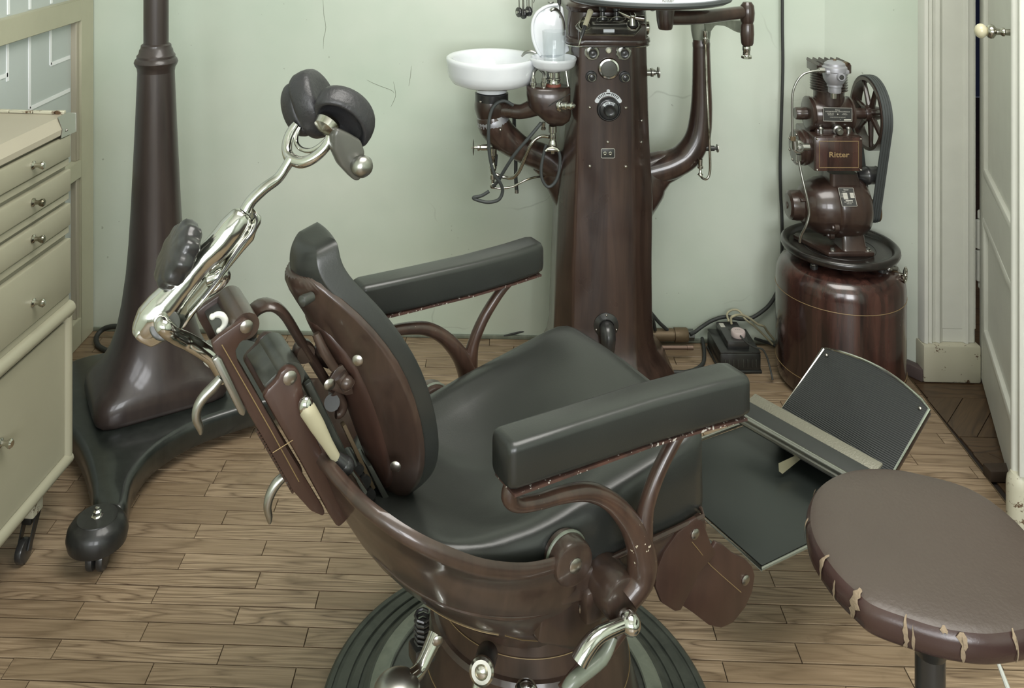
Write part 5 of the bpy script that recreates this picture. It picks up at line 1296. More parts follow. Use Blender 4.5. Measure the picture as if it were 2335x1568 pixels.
# arm rests: yokes and pads
for sgn in (-1, 1):
    Vv = sgn*.272
    A_ = [(-.150, .640), (-.188, .632), (-.198, .612), (-.184, .597), (-.150, .590), (-.110, .587), (-.065, .577), (-.025, .550), (.008, .510), (.028, .470), (.034, .440), (.028, .415), (.005, .398)]
    y_ = MB(); y_.fx = 1.0
    y_.tube([(a, Vv, b_) for a, b_ in A_], [.006, .010, .0115, .0105, .0105, .0115, .013, .014, .017, .021, .023, .021, .019], 16, 4)
    yo = y_.build('arm_yoke', M['arm_wood'], ch)
    MB().tube([(a, Vv, b_) for a, b_ in [(.150, .640), (.118, .624), (.090, .598), (.062, .562), (.042, .522), (.034, .485), (.032, .455)]], [.008, .0095, .0105, .011, .012, .016, .019], 16, 5).build('yoke_branch', M['arm_wood'], yo)
    MB().cyl((.000, sgn*.275, .396), (.000, sgn*.20, .396), .034, n=28, b=.006).box((-.02, sgn*.225, .372), (.05, .03, .05), b=.008).build('yoke_boss', br, yo)
    # pad: rounded bar, slightly swelling and turned out at the front
    pr_ = []
    for k, (u_, dv, hh, ww, zb_) in enumerate(((-.212, 0, .052, .044, .640), (-.209, 0, .060, .052, .637), (-.200, 0, .064, .056, .635), (-.10, 0, .066, .056, .632), (.03, sgn*.002, .066, .057, .631), (.13, sgn*.010, .065, .059, .632), (.19, sgn*.018, .064, .059, .634), (.205, sgn*.020, .060, .054, .636), (.210, sgn*.020, .05, .044, .640))):
        pr_.append([(u_, Vv+dv*1.0+a, zb_+hh/2+b_) for a, b_ in roundrect(ww/2, hh/2, .011, 4)])
    MB().loft(pr_).build('arm_pad', M['leather'], ch, angle=60)
    MB().loft([[(u_, Vv+sgn*dv+a, z_) for a, z_ in ((-.0265, .6285), (.0265, .6285), (.0265, .6325), (-.0265, .6325))] for u_, dv in ((-.205, 0), (-.1, 0), (.03, .002), (.13, .010), (.202, .019))]).build('pad_board', M['worn_edge'], ch)
# backrest: cushion + brown back shell; stations are (u, w) of the rearmost line and the half width
ST_ = [(-.402, .908, .018), (-.413, .904, .040), (-.423, .892, .052), (-.426, .868, .058), (-.417, .840, .066), (-.392, .80, .080), (-.362, .745, .092), (-.336, .69, .097), (-.312, .62, .096), (-.291, .56, .086), (-.274, .52, .068), (-.262, .495, .048), (-.253, .474, .026), (-.249, .462, .009)]
NF = V3((.95, 0, .31)).normalized()
def bcurve(i, x): return .060*(ST_[i][2]/.097)**1.4*x*x
def bpt(i, x, n_): u_, w_, a_ = ST_[i]; return V3((u_, x*a_, w_))+NF*n_
XS_ = [math.sin(PI/2*k/9) for k in range(-9, 10)]
rings = []
for i in range(len(ST_)):
    a_ = ST_[i][2]; th_ = (.034 if i > 5 else .036)*min(1, a_/.05)**.6; r = []
    for x in XS_: r.append(bpt(i, x*.97, bcurve(i, x*.97)+.002))
    for x in reversed(XS_):
        e = bcurve(i, 1); base = bcurve(i, x)*.55+e*.45*(x*x); f_ = th_+(.022 if i > 5 else .026)*(1-x*x)*min(1, a_/.05)
        r.append(bpt(i, x*1.0, base+f_))
    rings.append(r)
MB().loft(rings).build('back_cushion', M['leather'], ch, angle=75, subsurf=2)
rings = []
for i in range(3, len(ST_)-1):
    g_ = min(1, (i-2)/3); r = []
    for x in XS_: r.append(bpt(i, x*(.80+.23*g_), bcurve(i, x*(.80+.23*g_))-.005-.006*(1-x*x)))
    for x in reversed(XS_): r.append(bpt(i, x*(.80+.225*g_), bcurve(i, x*(.80+.225*g_))+.006))
    rings.append(r)
shell = MB().loft(rings).build('back_shell', br, ch, angle=60, subsurf=1)
screws_px = ((822, 816), (908, 1057))
for q in screws_px:
    p_ = hv(q[0], q[1], -.088); screw(shell, p_+V3((-.006, -.004, 0)), (-.6, -.8, 0), .0085)
p_ = hv(694, 684, -.060); MB().lathe(p_, (-.9, -.4, 0), [(.007, -.015), (.0085, 0), (.008, .005), (.004, .008), (0, .009)], 16).build('side_button', M['dark_enamel'], shell)
# recessed panel edge and rib on the back of the shell
rings = []
for i in range(5, 12):
    kk = .62 if 5 < i < 11 else .40
    rings.append([bpt(i, x*kk, bcurve(i, x*kk)-.012-.004*(abs(x) < .95)) for x in (-1, -.9, -.5, 0, .5, .9, 1)]+[bpt(i, x*kk, bcurve(i, x*kk)+.0) for x in (1, 0, -1)])
MB().loft(rings).build('back_panel', pl_, ch, angle=40, subsurf=1)
# link bar from the top bracket to the back panel
lk = MB(); lk.fx = 2.1
lk.tube([hv(566, 722, .02), hv(590, 700, .01), hv(620, 696, 0), hv(648, 716, 0), hv(680, 768, 0), hv(712, 818, 0), hv(738, 860, 0), hv(752, 878, 0)], [.008, .008, .0078, .0078, .0075, .0075, .0075, .008], 10, 4, flat=(0, 1, 0)).build('link_bar', br, ch)
MB().lathe(hv(698, 808, -.012), (0, 1, 0), [(.014, 0), (.016, .004), (.016, .020), (.014, .024)], 20).build('link_eye', br, ch)
br_p = [hv(a, b_, -.05) for a, b_ in ((768, 838), (782, 832), (800, 858), (806, 898), (790, 902), (752, 888), (744, 876))]
for dv in (0, .085):
    o = MB().prism([p+V3((0, dv, 0)) for p in br_p], (0, .006, 0), b=.0015).build('hinge_cheek', br, ch)
screw(o, hv(751, 876, -.0505), (0, -1, 0), .009)
MB().tube([hv(720, 760, -.045), hv(738, 800, -.05), hv(762, 838, -.05)], [.006, .0075, .007], 10, 3).build('panel_rib', br, ch)
MB().tube([hv(775, 855, -.052), hv(795, 880, -.056)], [.010, .012], 12).sphere(hv(790, 872, -.06), .011, 12).build('rib_boss', br, ch)
MB().tube([hv(758, 890, -.02), hv(772, 905, -.02), hv(782, 925, -.02), hv(776, 942, -.02), hv(766, 945, -.02)], [.008, .008, .0075, .007, .006], 10, 4).build('catch_hook', br, ch)
MB().cyl(hv(757, 918, .04), hv(757, 918, -.03), .012, n=16).build('catch_roller', M['black_enamel'], ch)
# slide plates
def plate(name, pts, v0, th, mat=pl_, b=.004, par=ch):
    return MB().prism([hv(a, b_, v0) for a, b_ in pts], (0, th, 0), b=b).build(name, mat, par)
P1 = [(483, 783), (500, 768), (545, 737), (558, 727), (573, 734), (578, 748), (572, 765), (548, 782), (538, 800), (543, 826), (598, 920), (660, 1030), (738, 1158), (742, 1172), (735, 1177), (710, 1166), (668, 1120), (630, 1052), (566, 942), (523, 865), (490, 805)]
P1b = [(600, 905), (612, 888), (632, 868), (640, 850), (655, 836), (676, 838), (688, 858), (690, 880), (700, 930), (716, 985), (740, 1040), (795, 1185), (772, 1206), (752, 1176), (690, 1062), (640, 975)]
for v0, t_, nm in ((-.058, .012, 'slide_plate'), (.050, .012, 'slide_plate')):
    plate(nm, P1, v0, t_) if v0 < 0 else MB().prism([H.v(a, b_, -.058)+V3((0, .105, 0)) for a, b_ in P1], (0, .012, 0), b=.004).build(nm, pl_, ch)
for v0 in (-.062, .050):
    o = MB().prism([H.v(a, b_, -.062)+V3((0, v0+.062, 0)) for a, b_ in P1b], (0, .014, 0), b=.005).build('pan_lug', pl_, ch)
screw(ch, hv(562, 744, -.0585), (0, -1, 0), .0095); screw(ch, hv(661, 861, -.0625), (0, -1, 0), .0105)
# gold pinstripe on near plate
MB().tube([hv(506, 786, -.0588), hv(560, 880, -.0588), hv(620, 985, -.0588), hv(682, 1098, -.0588)], .0007, 4).tube([hv(622, 1032, -.0588), hv(668, 1003, -.0628)], .0007, 4).build('gold_line', M['gold'], ch)
# ratchet teeth on the rear edge
tb = MB()
a0, a1 = hv(588, 985, -.056), hv(668, 1122, -.056)
for k in range(22):
    q = a0.lerp(a1, k/21.0); tb.box(q+V3((0, .004, 0)), (.0035, .008, .003), Matrix.Rotation(-.9, 3, 'Y'))
tb.build('ratchet_teeth', pl_, ch, smooth=False)
# rollers between the plates
MB().cyl(hv(561, 744, -.048), hv(561, 744, -.048)+V3((0, .10, 0)), .0195, n=24).build('top_roller', br, ch)
MB().cyl(hv(661, 861, -.050), hv(661, 861, -.050)+V3((0, .10, 0)), .0225, n=24).build('lower_roller', M['dark_enamel'], ch)
# cross web at the top with white bow handle
q1 = [H.v(a, b_, -.048) for a, b_ in ((497, 775), (540, 745), (548, 762), (510, 792))]
MB().prism(q1, (0, .098, 0), b=.003).build('top_web', M['dark_enamel'], ch)
MB().prism([H.v(a, b_, -.05) for a, b_ in ((600, 880), (640, 842), (652, 856), (625, 905))], (0, .1, 0), b=.003).build('lug_web', M['dark_enamel'], ch)
cq = [H.v(a, b_, -.03) for a, b_ in ((484, 722), (494, 717), (506, 719), (513, 729), (511, 742), (500, 754))]
MB().tube(cq, [.003, .0042, .0048, .0048, .0042, .003], 10, 4).sphere(cq[0], .0045, 10).sphere(cq[-1], .0045, 10).build('bow_handle', M['casing'], ch)
# inner slide (steel ladder) between plates and cushion
mb = MB()
i0, i1 = hv(700, 870, -.03), hv(838, 1150, -.03)
d = (i1-i0); L_ = d.length; dn_ = d.normalized(); Ry = Matrix.Rotation(math.atan2(dn_.x, dn_.z), 3, 'Y')
for dv in (0, .06): mb.box((i0+i1)/2+V3((0, dv, 0)), (.010, .010, L_), Ry, b=.002)
mb.box((i0+i1)/2+V3((.004, .03, 0)), (.006, .05, L_*.98), Ry, b=.001)
mb.build('inner_slide', M['dark_enamel'], ch)
mb = MB(); e0, e1 = hv(782, 965, -.02), hv(850, 1110, -.02); d2 = (e1-e0).normalized(); Ry2 = Matrix.Rotation(math.atan2(d2.x, d2.z), 3, 'Y')
mb.box((e0+e1)/2, (.006, .012, (e1-e0).length), Ry2, b=.001)
mb.build('brass_strip', M['bronze'], ch)
mb = MB()
for k in range(3):
    q = e0.lerp(e1, .55+.2*k)+V3((-.006, -.012, -.01)); mb.cyl(q, q+V3((0, .05, 0)), .009+.002*(k == 1), n=14)
mb.build('linkage', M['bakelite'], ch)
ft = [hv(a, b_, -.03) for a, b_ in ((838, 1065), (848, 1060), (905, 1165), (893, 1176))]
MB().prism(ft, (0, .05, 0), b=.002).build('foot_blade', M['dark_enamel'], ch)
# white handled lever and chrome link
MB().tube([hv(694, 924, -.078), hv(702, 935, -.08), hv(722, 968, -.08), hv(745, 1008, -.078), hv(766, 1043, -.075)], [.009, .0125, .0115, .0085, .007], 14, 4).build('white_lever', M['ivory_cable'], ch)
MB().sphere(hv(697, 926, -.079), .0125, 14, (.9, .8, 1.2)).build('lever_cap', M['chrome'], ch)
MB().tube([hv(766, 1040, -.074), hv(786, 1060, -.074)], [.008, .013], 14).sphere(hv(787, 1062, -.074), .014, 14).build('lever_joint', M['bakelite'], ch)
MB().tube([hv(789, 1066, -.076), hv(808, 1095, -.074), hv(828, 1122, -.07)], [.008, .009, .007], 12, 3).build('chrome_link', M['chrome'], ch)
# flat nickel strap and two hooked release levers
st_p = [hv(a, b_, -.064) for a, b_ in ((484, 822), (497, 812), (506, 818), (562, 936), (558, 951), (546, 946))]
MB().prism(st_p, (0, .010, 0), b=.003).build('nickel_strap', M['steel'], ch)
MB().tube([hv(503, 862, -.06), hv(486, 882, -.06), hv(464, 905, -.06), hv(450, 930, -.06), hv(448, 955, -.06), hv(456, 975, -.06), hv(458, 990, -.06)], [.006, .0075, .007, .0065, .006, .005, .002], 12, 4).build('release_lever', M['steel'], ch)
MB().tube([hv(655, 1080, -.04), hv(632, 1100, -.04), hv(616, 1128, -.04), hv(610, 1155, -.04), hv(614, 1178, -.04), hv(615, 1193, -.04)], [.006, .0075, .007, .006, .005, .002], 12, 4).build('release_lever', M['steel'], ch)
# headrest ------------------------------------------------------
MB().tube([hv(515, 862, 0), hv(490, 820, 0), hv(460, 797, 0), hv(425, 777, 0), hv(405, 768, -.012), hv(388, 757, -.03), hv(374, 744, -.036), hv(369, 737, -.028), hv(368, 735, -.01)], [.012, .0118, .0115, .0115, .0115, .0115, .0115, .011, .011], 20, 5).build('lower_bar', M['chrome'], ch)
MB().sphere(hv(482, 806, .03), .018, 14, (.8, 1.4, 1)).build('bar_stop', M['casing'], ch)
clamp_p = [(306, 768), (322, 738), (338, 700), (352, 688), (372, 676), (440, 604), (470, 572), (520, 508), (548, 476), (566, 470), (583, 484), (590, 502), (575, 540), (553, 566), (528, 600), (500, 642), (470, 676), (440, 706), (412, 738), (404, 762), (385, 776), (345, 795), (318, 782)]
mbc = MB(); mbc.fx = .85
mbc.tube([hv(a, b_, 0) for a, b_ in ((318, 770), (326, 758), (348, 728), (372, 700), (400, 668), (432, 632), (462, 596), (500, 560), (530, 522), (552, 494), (560, 484))], [.010, .018, .026, .026, .0225, .0195, .0195, .0215, .0215, .018, .010], 24, 4, flat=(0, 1, 0))
mbc.prism([hv(a, b_, -.014) for a, b_ in ((306, 770), (318, 748), (372, 760), (385, 776), (345, 795), (318, 782))], (0, .028, 0), b=.004)
cl = mbc.build('headrest_clamp', M['chrome'], ch, angle=70)
cl2 = [(584, 482), (598, 495), (596, 510), (586, 528), (580, 548), (560, 570), (530, 606), (512, 628), (500, 652), (470, 686), (446, 716), (424, 748), (410, 752), (432, 716), (460, 684), (494, 640), (520, 600), (548, 560), (572, 530), (583, 505)]
MB().prism([hv(a, b_, -.018) for a, b_ in cl2], (0, .036, 0), b=.003).build('clamp_half', M['chrome'], cl)
MB().tube([hv(578, 486, -.017), hv(586, 505, -.017), hv(574, 533, -.017), hv(545, 566, -.017), hv(500, 632, -.017), hv(462, 680, -.017)], .0016, 6, 4).build('clamp_slot', M['plate_black'], cl)
MB().tube([hv(470, 640, -.004), hv(492, 632, -.004), hv(505, 625, -.004), hv(512, 632, -.004), hv(495, 655, -.004), hv(470, 672, -.004)], [.009, .010, .012, .009, .007, .005], 12, 4).build('clamp_lug', M['chrome'], cl)
MB().cyl(hv(376, 740, -.024), hv(376, 740, .026), .021, n=26, b=.003).build('ball_socket', M['dark_enamel'], cl)
ks0, ks1 = hv(470, 602, 0), hv(402, 578, 0)
kd_ = (ks1-ks0).normalized()
MB().lathe(hv(462, 600, 0), kd_, [(.013, -.012), (.016, 0), (.017, .004), (.013, .008), (.012, .016), (.011, .03)], 22).build('knob_collar', M['steel'], cl)
kc = hv(405, 579, 0); x_, y_, _ = frame_axes(kd_)
kr = []
for z_, f_ in ((-.016, .55), (-.015, .86), (-.010, .98), (0, 1.03), (.008, 1.0), (.013, .88), (.0155, .6), (.0165, .2)):
    ri = []
    for k in range(96):
        a = 2*PI*k/96; lob = 1+.055*math.cos(10*a) if f_ > .3 else 1
        ri.append(kc+kd_*z_+(x_*math.cos(a)+y_*math.sin(a))*.0455*f_*lob)
    kr.append(ri)
MB().loft(kr).build('scalloped_knob', M['bakelite'], cl, angle=60)
MB().tube([hv(560, 480, 0), hv(573, 458, 0), hv(602, 430, 0), hv(632, 408, 0), hv(650, 384, 0), hv(664, 362, 0)], [.0095, .0085, .0085, .008, .0075, .0085], 18, 5).build('upper_bar', M['chrome'], ch)
# fork: oval ring opening upward, spread sideways
fk = [hv(676, 282, .028), hv(664, 300, .028), hv(655, 325, .024), hv(656, 350, .014), hv(668, 364, .0), hv(690, 370, -.016), hv(715, 360, -.026), hv(738, 340, -.030), hv(752, 318, -.030), hv(756, 296, -.030)]
fo = MB().tube(fk, [.006, .0075, .008, .0085, .0095, .0090, .0085, .008, .008, .008], 14, 4).build('headrest_fork', M['chrome'], ch)
fk2 = [hv(684, 290, .026), hv(676, 308, .024), hv(676, 326, .018), hv(688, 340, .002), hv(708, 343, -.012), hv(728, 333, -.022), hv(744, 318, -.028)]
MB().tube(fk2, .0038, 10, 4).build('inner_arc', M['chrome'], fo)
# two oval pads: kidney shaped shells facing forward/up
def pad(ctr, ndir, updir, a_, b_, th, name, curl=.25):
    nd_ = V3(ndir).normalized(); ud = V3(updir); ud = (ud-nd_*ud.dot(nd_)).normalized(); sd = nd_.cross(ud)
    rings = []
    prof = [(.02, .1), (.35, .05), (.62, -.2), (.74, -.7), (.84, -.98), (.93, -1), (1.0, -.7), (1.03, -.1), (1.02, .4), (.97, .78), (.88, .95), (.6, 1.0), (.3, .98), (.02, .97)]
    for k_, z_ in prof:
        ri = []
        for k in range(40):
            al = 2*PI*k/40; x__ = math.cos(al)*a_*k_; y__ = math.sin(al)*b_*k_
            bend = -curl*(x__/a_)**2*th*1.4
            ri.append(V3(ctr)+sd*x__+ud*y__+nd_*(z_*th+bend))
        rings.append(ri)
    return MB().loft(rings).build(name, M['pad_leather'], ch, angle=75)
pc1 = hv(716, 236, .040)
pad(pc1, (.80, -.62, .42), (-.30, .1, 1), .047, .054, .019, 'headrest_pad', -.15)
pad(hv(684, 248, .050), (.2, -.9, .3), (-.25, .3, 1), .024, .043, .018, 'headrest_pad_edge', 0)
pc2_ = hv(786, 266, -.030)
pad(pc2_, (.62, .62, .52), (-.75, .0, .8), .036, .053, .020, 'headrest_pad', -.3)
MB().lathe(hv(748, 282, -.030), (V3((.6, .3, .5))), [(.004, -.016), (.018, -.010), (.021, 0), (.018, .006), (.0, .008)], 22).build('pad_backing', M['worn_chrome'], fo)
# black lever handle with round chrome knob
hp_ = [hv(a, b_, -.062) for a, b_ in ((768, 292), (800, 306), (824, 320), (833, 346), (828, 400), (820, 414), (808, 412), (778, 380), (762, 345), (762, 308))]
hd = MB().prism(hp_, (0, .026, 0), b=.006, seg=3).build('tilt_handle', M['greybakelite'], ch)
MB().lathe(hv(819, 376, -.064), (.2, -1, .0), [(.013, -.006), (.014, 0), (.0165, .004), (.0165, .012), (.013, .018), (.006, .021), (0, .0215)], 24).build('handle_knob', M['steel'], hd)
# calf plates on the near and far side
CP1 = [(1575, 1190), (1588, 1181), (1602, 1186), (1612, 1212), (1622, 1240), (1634, 1262), (1600, 1300), (1553, 1392), (1540, 1394), (1510, 1375), (1496, 1340), (1498, 1300), (1515, 1258), (1545, 1215)]
CP2 = [(1634, 1236), (1650, 1243), (1672, 1262), (1700, 1275), (1716, 1292), (1722, 1312), (1716, 1350), (1700, 1385), (1672, 1420), (1645, 1432), (1618, 1426), (1582, 1398), (1552, 1378), (1580, 1320)]
for pts, nm in ((CP1, 'calf_plate'), (CP2, 'calf_plate_lower')):
    base_v = -.232 if nm == 'calf_plate' else -.226
    o = MB().prism([H.v(a, b_, base_v) for a, b_ in pts], (0, .008, 0), b=.002).build(nm, pl_, ch)
    o2 = MB().prism([V3((p.x, -p.y-.008, p.z)) for p in [H.v(a, b_, base_v) for a, b_ in pts]], (0, .008, 0), b=.002).build(nm, pl_, ch)
screw(ch, hv(1585, 1217, -.2325), (0, -1, 0), .0085); screw(ch, hv(1700, 1322, -.2265), (0, -1, 0), .0085)
MB().tube([hv(1578, 1235, -.2325), hv(1600, 1262, -.2325), hv(1622, 1290, -.2265), hv(1690, 1350, -.2265)], .0006, 4, 3).build('gold_line', M['gold'], ch)
MB().cyl(hv(1585, 1217, -.225), hv(1585, 1217, -.225)+V3((0, .44, 0)), .010, n=16).cyl(hv(1700, 1322, -.22), hv(1700, 1322, -.22)+V3((0, .43, 0)), .010, n=16).build('cross_rod', M['dark_enamel'], ch)
# footrest: lower platform, hinged tread and tilted ribbed foot plate
def slab4(name, q4, th, mat, par, b=.003, up=V3((0, 0, -1))):
    return MB().prism([V3(p) for p in q4], up*th, b=b).build(name, mat, par)
LP = [(.386, -.170, .236), (.386, .170, .236), (.80, .165, .232), (.80, -.165, .232)]
lo = slab4('lower_foot_plate', [(.392, -.165, .2375), (.392, .165, .2375), (.80, .160, .2335), (.80, -.160, .2335)], .004, M['mat_rubber'] if 'mat_rubber' in M else M['rubber'], ch, .001)
MB().tube([(.80, -.168, .234), (.386, -.170, .236), (.386, .170, .236), (.80, .168, .234)], .0038, 8).build('nickel_edge', M['steel'], lo)
MB().box((.61, 0, .227), (.38, .30, .012), b=.004).build('plate_tray', br, ch)
tr = [V3((.631, .150, .290)), V3((.673, -.150, .290)), V3((.713, -.148, .300)), V3((.674, .148, .300))]
to = MB().prism(tr, (0, 0, -.008), b=.002).build('tread', M['rubber'], ch)
MB().tube([tr[0]+V3((-.003, 0, -.002)), tr[1]+V3((-.003, 0, -.002))], [.0078, .0078], 14).tube([tr[0]+V3((-.010, 0, -.010)), tr[1]+V3((-.010, 0, -.010))], .005, 8).build('tread_edge', M['steel'], to)
MB().prism([V3((.674, .150, .298)), V3((.713, -.150, .298)), V3((.738, -.150, .308)), V3((.700, .150, .308))], (0, 0, -.006), b=.002).build('heel_ledge', M['ledge_metal'], to)
MB().prism([V3((.690, .11, .296)), V3((.725, -.11, .296)), V3((.78, -.11, .25)), V3((.745, .11, .25))], (0, 0, -.006)).build('tread_bracket', M['dark_enamel'], to)
# torn strip of tape hanging under the tread
MB().prism([hv(1775, 1056, -.01), hv(1818, 1036, -.01), hv(1826, 1046, -.01), hv(1784, 1080, -.01), hv(1776, 1074, -.01)], (.001, 0, 0)).build('tape_strip', M['ivory_cable'], to)
# foot plate with bowed top edge, in its own plane
c_bl, c_br, c_tr, c_tl = V3((.735, .128, .248)), V3((.779, -.130, .248)), V3((.901, -.138, .368)), V3((.908, .136, .368))
pts = [c_bl, c_br]
for k in range(0, 13):
    s_ = k/12; q = c_tr.lerp(c_tl, s_); bow = math.sin(s_*PI)*.022
    pts.append(q+(q-c_bl.lerp(c_br, 1-s_)).normalized()*(bow-.004*(s_ < .04 or s_ > .96)))
nrm_ = (c_br-c_bl).cross(c_tl-c_bl).normalized(); nrm_ = -nrm_ if nrm_.z > 0 else nrm_
# local mesh axes: y runs up the plate so that the ribs lie across
yax = (c_tl-c_bl); yax = (yax-nrm_*yax.dot(nrm_)).normalized(); xax = yax.cross(nrm_).normalized()
Mx = Matrix((xax, yax, nrm_)).transposed().to_4x4(); Mx.translation = c_bl; Mi = Mx.inverted()
fp2 = MB().prism([Mi @ p for p in pts], (0, 0, .006), b=.001).build('foot_plate', M['ribs'], ch); fp2.matrix_local = Mx
MB().tube([Mi @ p+V3((0, 0, .001)) for p in pts], .0034, 8, closed=True).build('nickel_edge', M['chrome'], fp2)
MB().prism([Mi @ (p*1.0) for p in pts], (0, 0, .014), b=.002).build('plate_backing', br, fp2).location = (0, 0, .005)
for s_ in (.06, .94):
    q = c_tr.lerp(c_tl, s_)*.93+c_br.lerp(c_bl, s_)*.07; screw(fp2, Mi @ q, (0, 0, -1), .004)
# pedals and levers of the pump
a = hv(1434, 1418, -.30); b2 = hv(1370, 1445, -.30); c2 = hv(1340, 1475, -.30); d2 = hv(1320, 1508, -.30)
MB().tube([a, b2, c2, d2], [.009, .0105, .012, .013], 16, 4).build('pedal_lever', M['chrome'], ch)
MB().sphere(a, .016, 18, (1, 1.2, 1)).build('lever_ball', M['chrome'], ch)
MB().tube([hv(1420, 1430, -.285), hv(1385, 1470, -.285), hv(1340, 1520, -.285), hv(1285, 1580, -.285)], [.010, .013, .014, .012], 14, 4).build('brown_lever', M['arm_wood'], ch)
MB().tube([hv(1400, 1450, -.295), hv(1372, 1500, -.295), hv(1310, 1550, -.295), hv(1290, 1575, -.295)], [.006, .010, .010, .008], 12, 4).build('lever_edge', M['green_enamel'], ch)
MB().tube([hv(993, 1450, -.16), hv(975, 1490, -.17), hv(955, 1530, -.18), hv(930, 1552, -.19)], [.012, .010, .0095, .012], 14, 4).build('release_pedal', M['chrome'], ch)
MB().sphere(hv(905, 1572, -.19), .030, 20, (1.1, 1, .7)).build('pedal_pad', M['steel'], ch)
screw(ch, hv(998, 1460, -.175), (-.2, -1, 0), .0075)
sp0 = hv(962, 1398, -.12)
mb = MB()
mb.tube([sp0+V3((.010*math.cos(t_*.9), .010*math.sin(t_*.9), -.045*t_/42)) for t_ in range(43)], .0024, 6).build('coil_spring', M['bakelite'], ch)
MB().box(sp0+V3((.0, .0, -.055)), (.035, .03, .028), b=.006).build('spring_seat', M['bakelite'], ch)
s0 = P(1112, 1488, 1.415); s1 = P(1100, 1525, 1.355)
w2l = Matrix.Translation(C(H.X, H.Z, 0)) @ Matrix.Rotation(H.a+TH, 4, 'Z'); w2l = w2l.inverted()
s0, s1 = w2l @ s0, w2l @ s1
sd_ = (s1-s0).normalized()
MB().cyl(s0, s1, .0165, n=24, b=.003).build('stub_shaft', M['bakelite'], ch)
MB().lathe(s1, sd_, [(.017, -.002), (.0185, .003), (.0185, .010), (.015, .013), (.010, .013), (.009, .010), (.0075, .013), (.004, .0145), (0, .015)], 26).build('shaft_cap', M['worn_chrome'], ch)
MB().tube([w2l @ P(1092, 1545, 1.36), w2l @ P(1080, 1600, 1.35)], .0075, 12).build('shaft_lever', M['chrome'], ch)
MB().sphere(w2l @ P(1200, 1578, 1.36), .018, 16).build('lower_pedal', M['chrome'], ch)

# ============================================================ STOOL
SF = Frame(.66, 1.215, 0)
so_ = SF.root('work_stool', 'worn brown oilcloth stool with torn padded edge in the near right corner', 'stool')
HS = .552
top_far = [(1845, 1134), (1870, 1098), (1913, 1074), (1967, 1063), (2040, 1064), (2094, 1074), (2167, 1092), (2221, 1112), (2275, 1145), (2335, 1197), (2372, 1245), (2398, 1305), (2402, 1360)]
low_near = [(2385, 1420), (2350, 1440), (2257, 1453), (2152, 1440), (2065, 1414), (1985, 1384), (1946, 1352), (1905, 1312), (1872, 1268), (1848, 1225), (1838, 1180)]
pl2 = [SF.fl(a, b_, HS) for a, b_ in top_far+low_near]
pl2 = smooth_path([(p.x, p.y, 0) for p in pl2], 5, True)
cx2 = sum(p.x for p in pl2)/len(pl2); cy2 = sum(p.y for p in pl2)/len(pl2)
def sring(k, z, w=0.0): 
    out = []
    for i, p in enumerate(pl2):
        rr = 1.0
        out.append(V3((cx2+(p.x-cx2)*k, cy2+(p.y-cy2)*k, z+w*math.sin(i*1.7)*.001)))
    return out
MB().loft([sring(.9, HS-.036), sring(.975, HS-.036), sring(.995, HS-.032), sring(1.004, HS-.022), sring(1.002, HS-.011), sring(.985, HS-.005), sring(.96, HS-.0005)], (True, False)).build('seat_edge', M['stool_side'], so_, angle=70)
MB().loft([sring(.961, HS-.0006), sring(.955, HS+.000), sring(.90, HS+.003), sring(.7, HS+.007), sring(.4, HS+.010), sring(.01, HS+.011)], (False, True)).build('stool_seat', M['stool'], so_, angle=70)
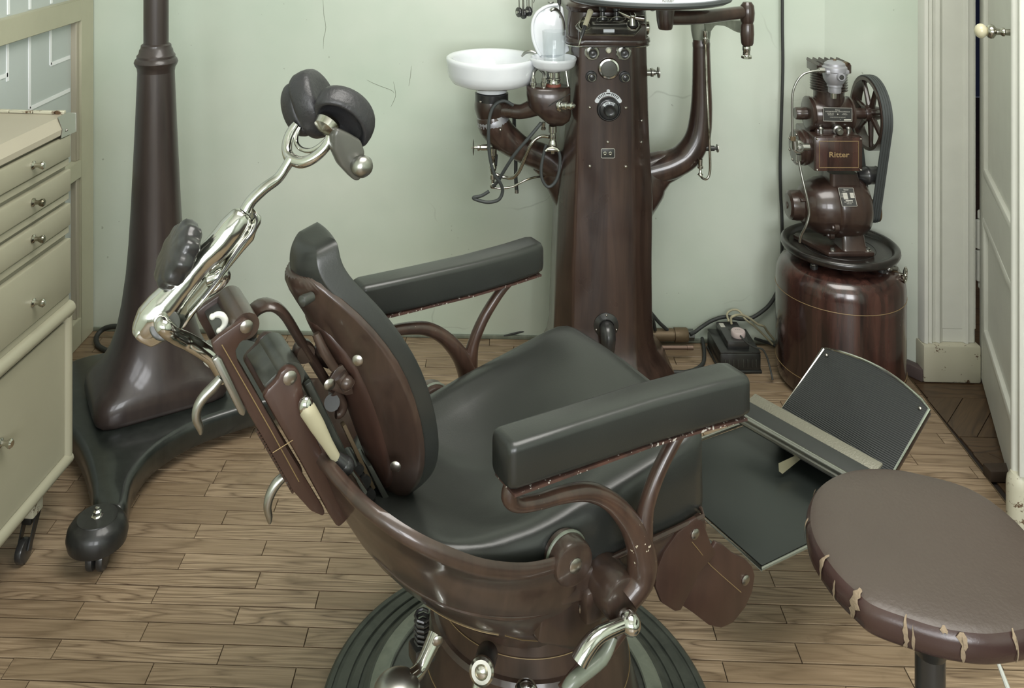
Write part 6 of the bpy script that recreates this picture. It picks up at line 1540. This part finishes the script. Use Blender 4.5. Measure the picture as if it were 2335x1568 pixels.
# torn patches along the rim where the padding shows
def tear(px, py, w_, drop, len_, seed):
    """irregular torn patch wrapping the rolled edge"""
    rnd = random.Random(seed); p = SF.fl(px, py, HS-.010)
    best = min(range(len(pl2)), key=lambda i: (pl2[i].x-p.x)**2+(pl2[i].y-p.y)**2)
    q = pl2[best]; t_ = (pl2[(best+1) % len(pl2)]-pl2[best-1]).normalized()
    prof = [(.93, .0025), (.955, .0012), (.972, -.0015), (.985, -.0045), (.996, -.0085), (1.003, -.013), (1.006, -.018), (1.006, -.0225), (1.004, -.027), (1.0, -.031), (.99, -.035)]
    mb = MB(); N_ = len(prof); off = 0; rows_ = []
    for r_, (k_, dz) in enumerate(prof):
        s_ = r_/(N_-1); env = max(0.0, 1-abs(s_-drop)/len_)
        if env <= 0: continue
        off += rnd.uniform(-.3, .3)*w_; half = w_*(env**.6)*rnd.uniform(.45, 1.15)
        rows_.append([V3((cx2+(q.x-cx2)*k_, cy2+(q.y-cy2)*k_, HS+dz+.0016+(0.0008 if abs(x) < .9 else -.001)))+t_*(off+half*x)+V3((q.x-cx2, q.y-cy2, 0)).normalized()*.0012 for x in (-1, -.6, -.1, .35, .7, 1)])
    if len(rows_) > 1: mb.loft(rows_, (False, False), closed=False).build('torn_patch', M['foam'], so_, fix=True)
for i, t_ in enumerate(((1950, 1375, .0085, .45, .6), (2072, 1432, .0035, .6, .55), (2080, 1440, .0022, .7, .4), (2190, 1462, .0075, .38, .25), (2198, 1464, .003, .7, .4), (1868, 1290, .0045, .45, .5), (1838, 1195, .0045, .55, .4), (2303, 1462, .0035, .35, .3), (2310, 1462, .0015, .7, .4), (1846, 1118, .003, .5, .3), (1885, 1330, .0025, .7, .35), (2160, 1455, .006, .2, .12))):
    tear(*t_, 10+i)
lx, ly = (2121-CX)/F_PX*1.13-SF.X, 1.13-SF.Z
MB().cyl((lx, ly, .03), (lx, ly, HS-.036), .0175, n=28).build('stool_post', M['bakelite'], so_)
MB().lathe((lx, ly, 0), (0, 0, 1), [(.20, 0), (.20, .012), (.17, .022), (.05, .034), (.025, .05), (.0175, .06)], 40).build('stool_base', M['black_enamel'], so_)
MB().lathe((lx, ly, HS-.070), (0, 0, 1), [(.018, .006), (.024, .022), (.03, .034)], 24).build('seat_bracket', M['black_enamel'], so_)
q0_, q1_ = SF.p(2272, 1500, 1.17), SF.p(2310, 1600, 1.15)
MB().tube([q0_, q1_], [.0022, .0034], 8).build('pale_rod', M['casing'], so_)
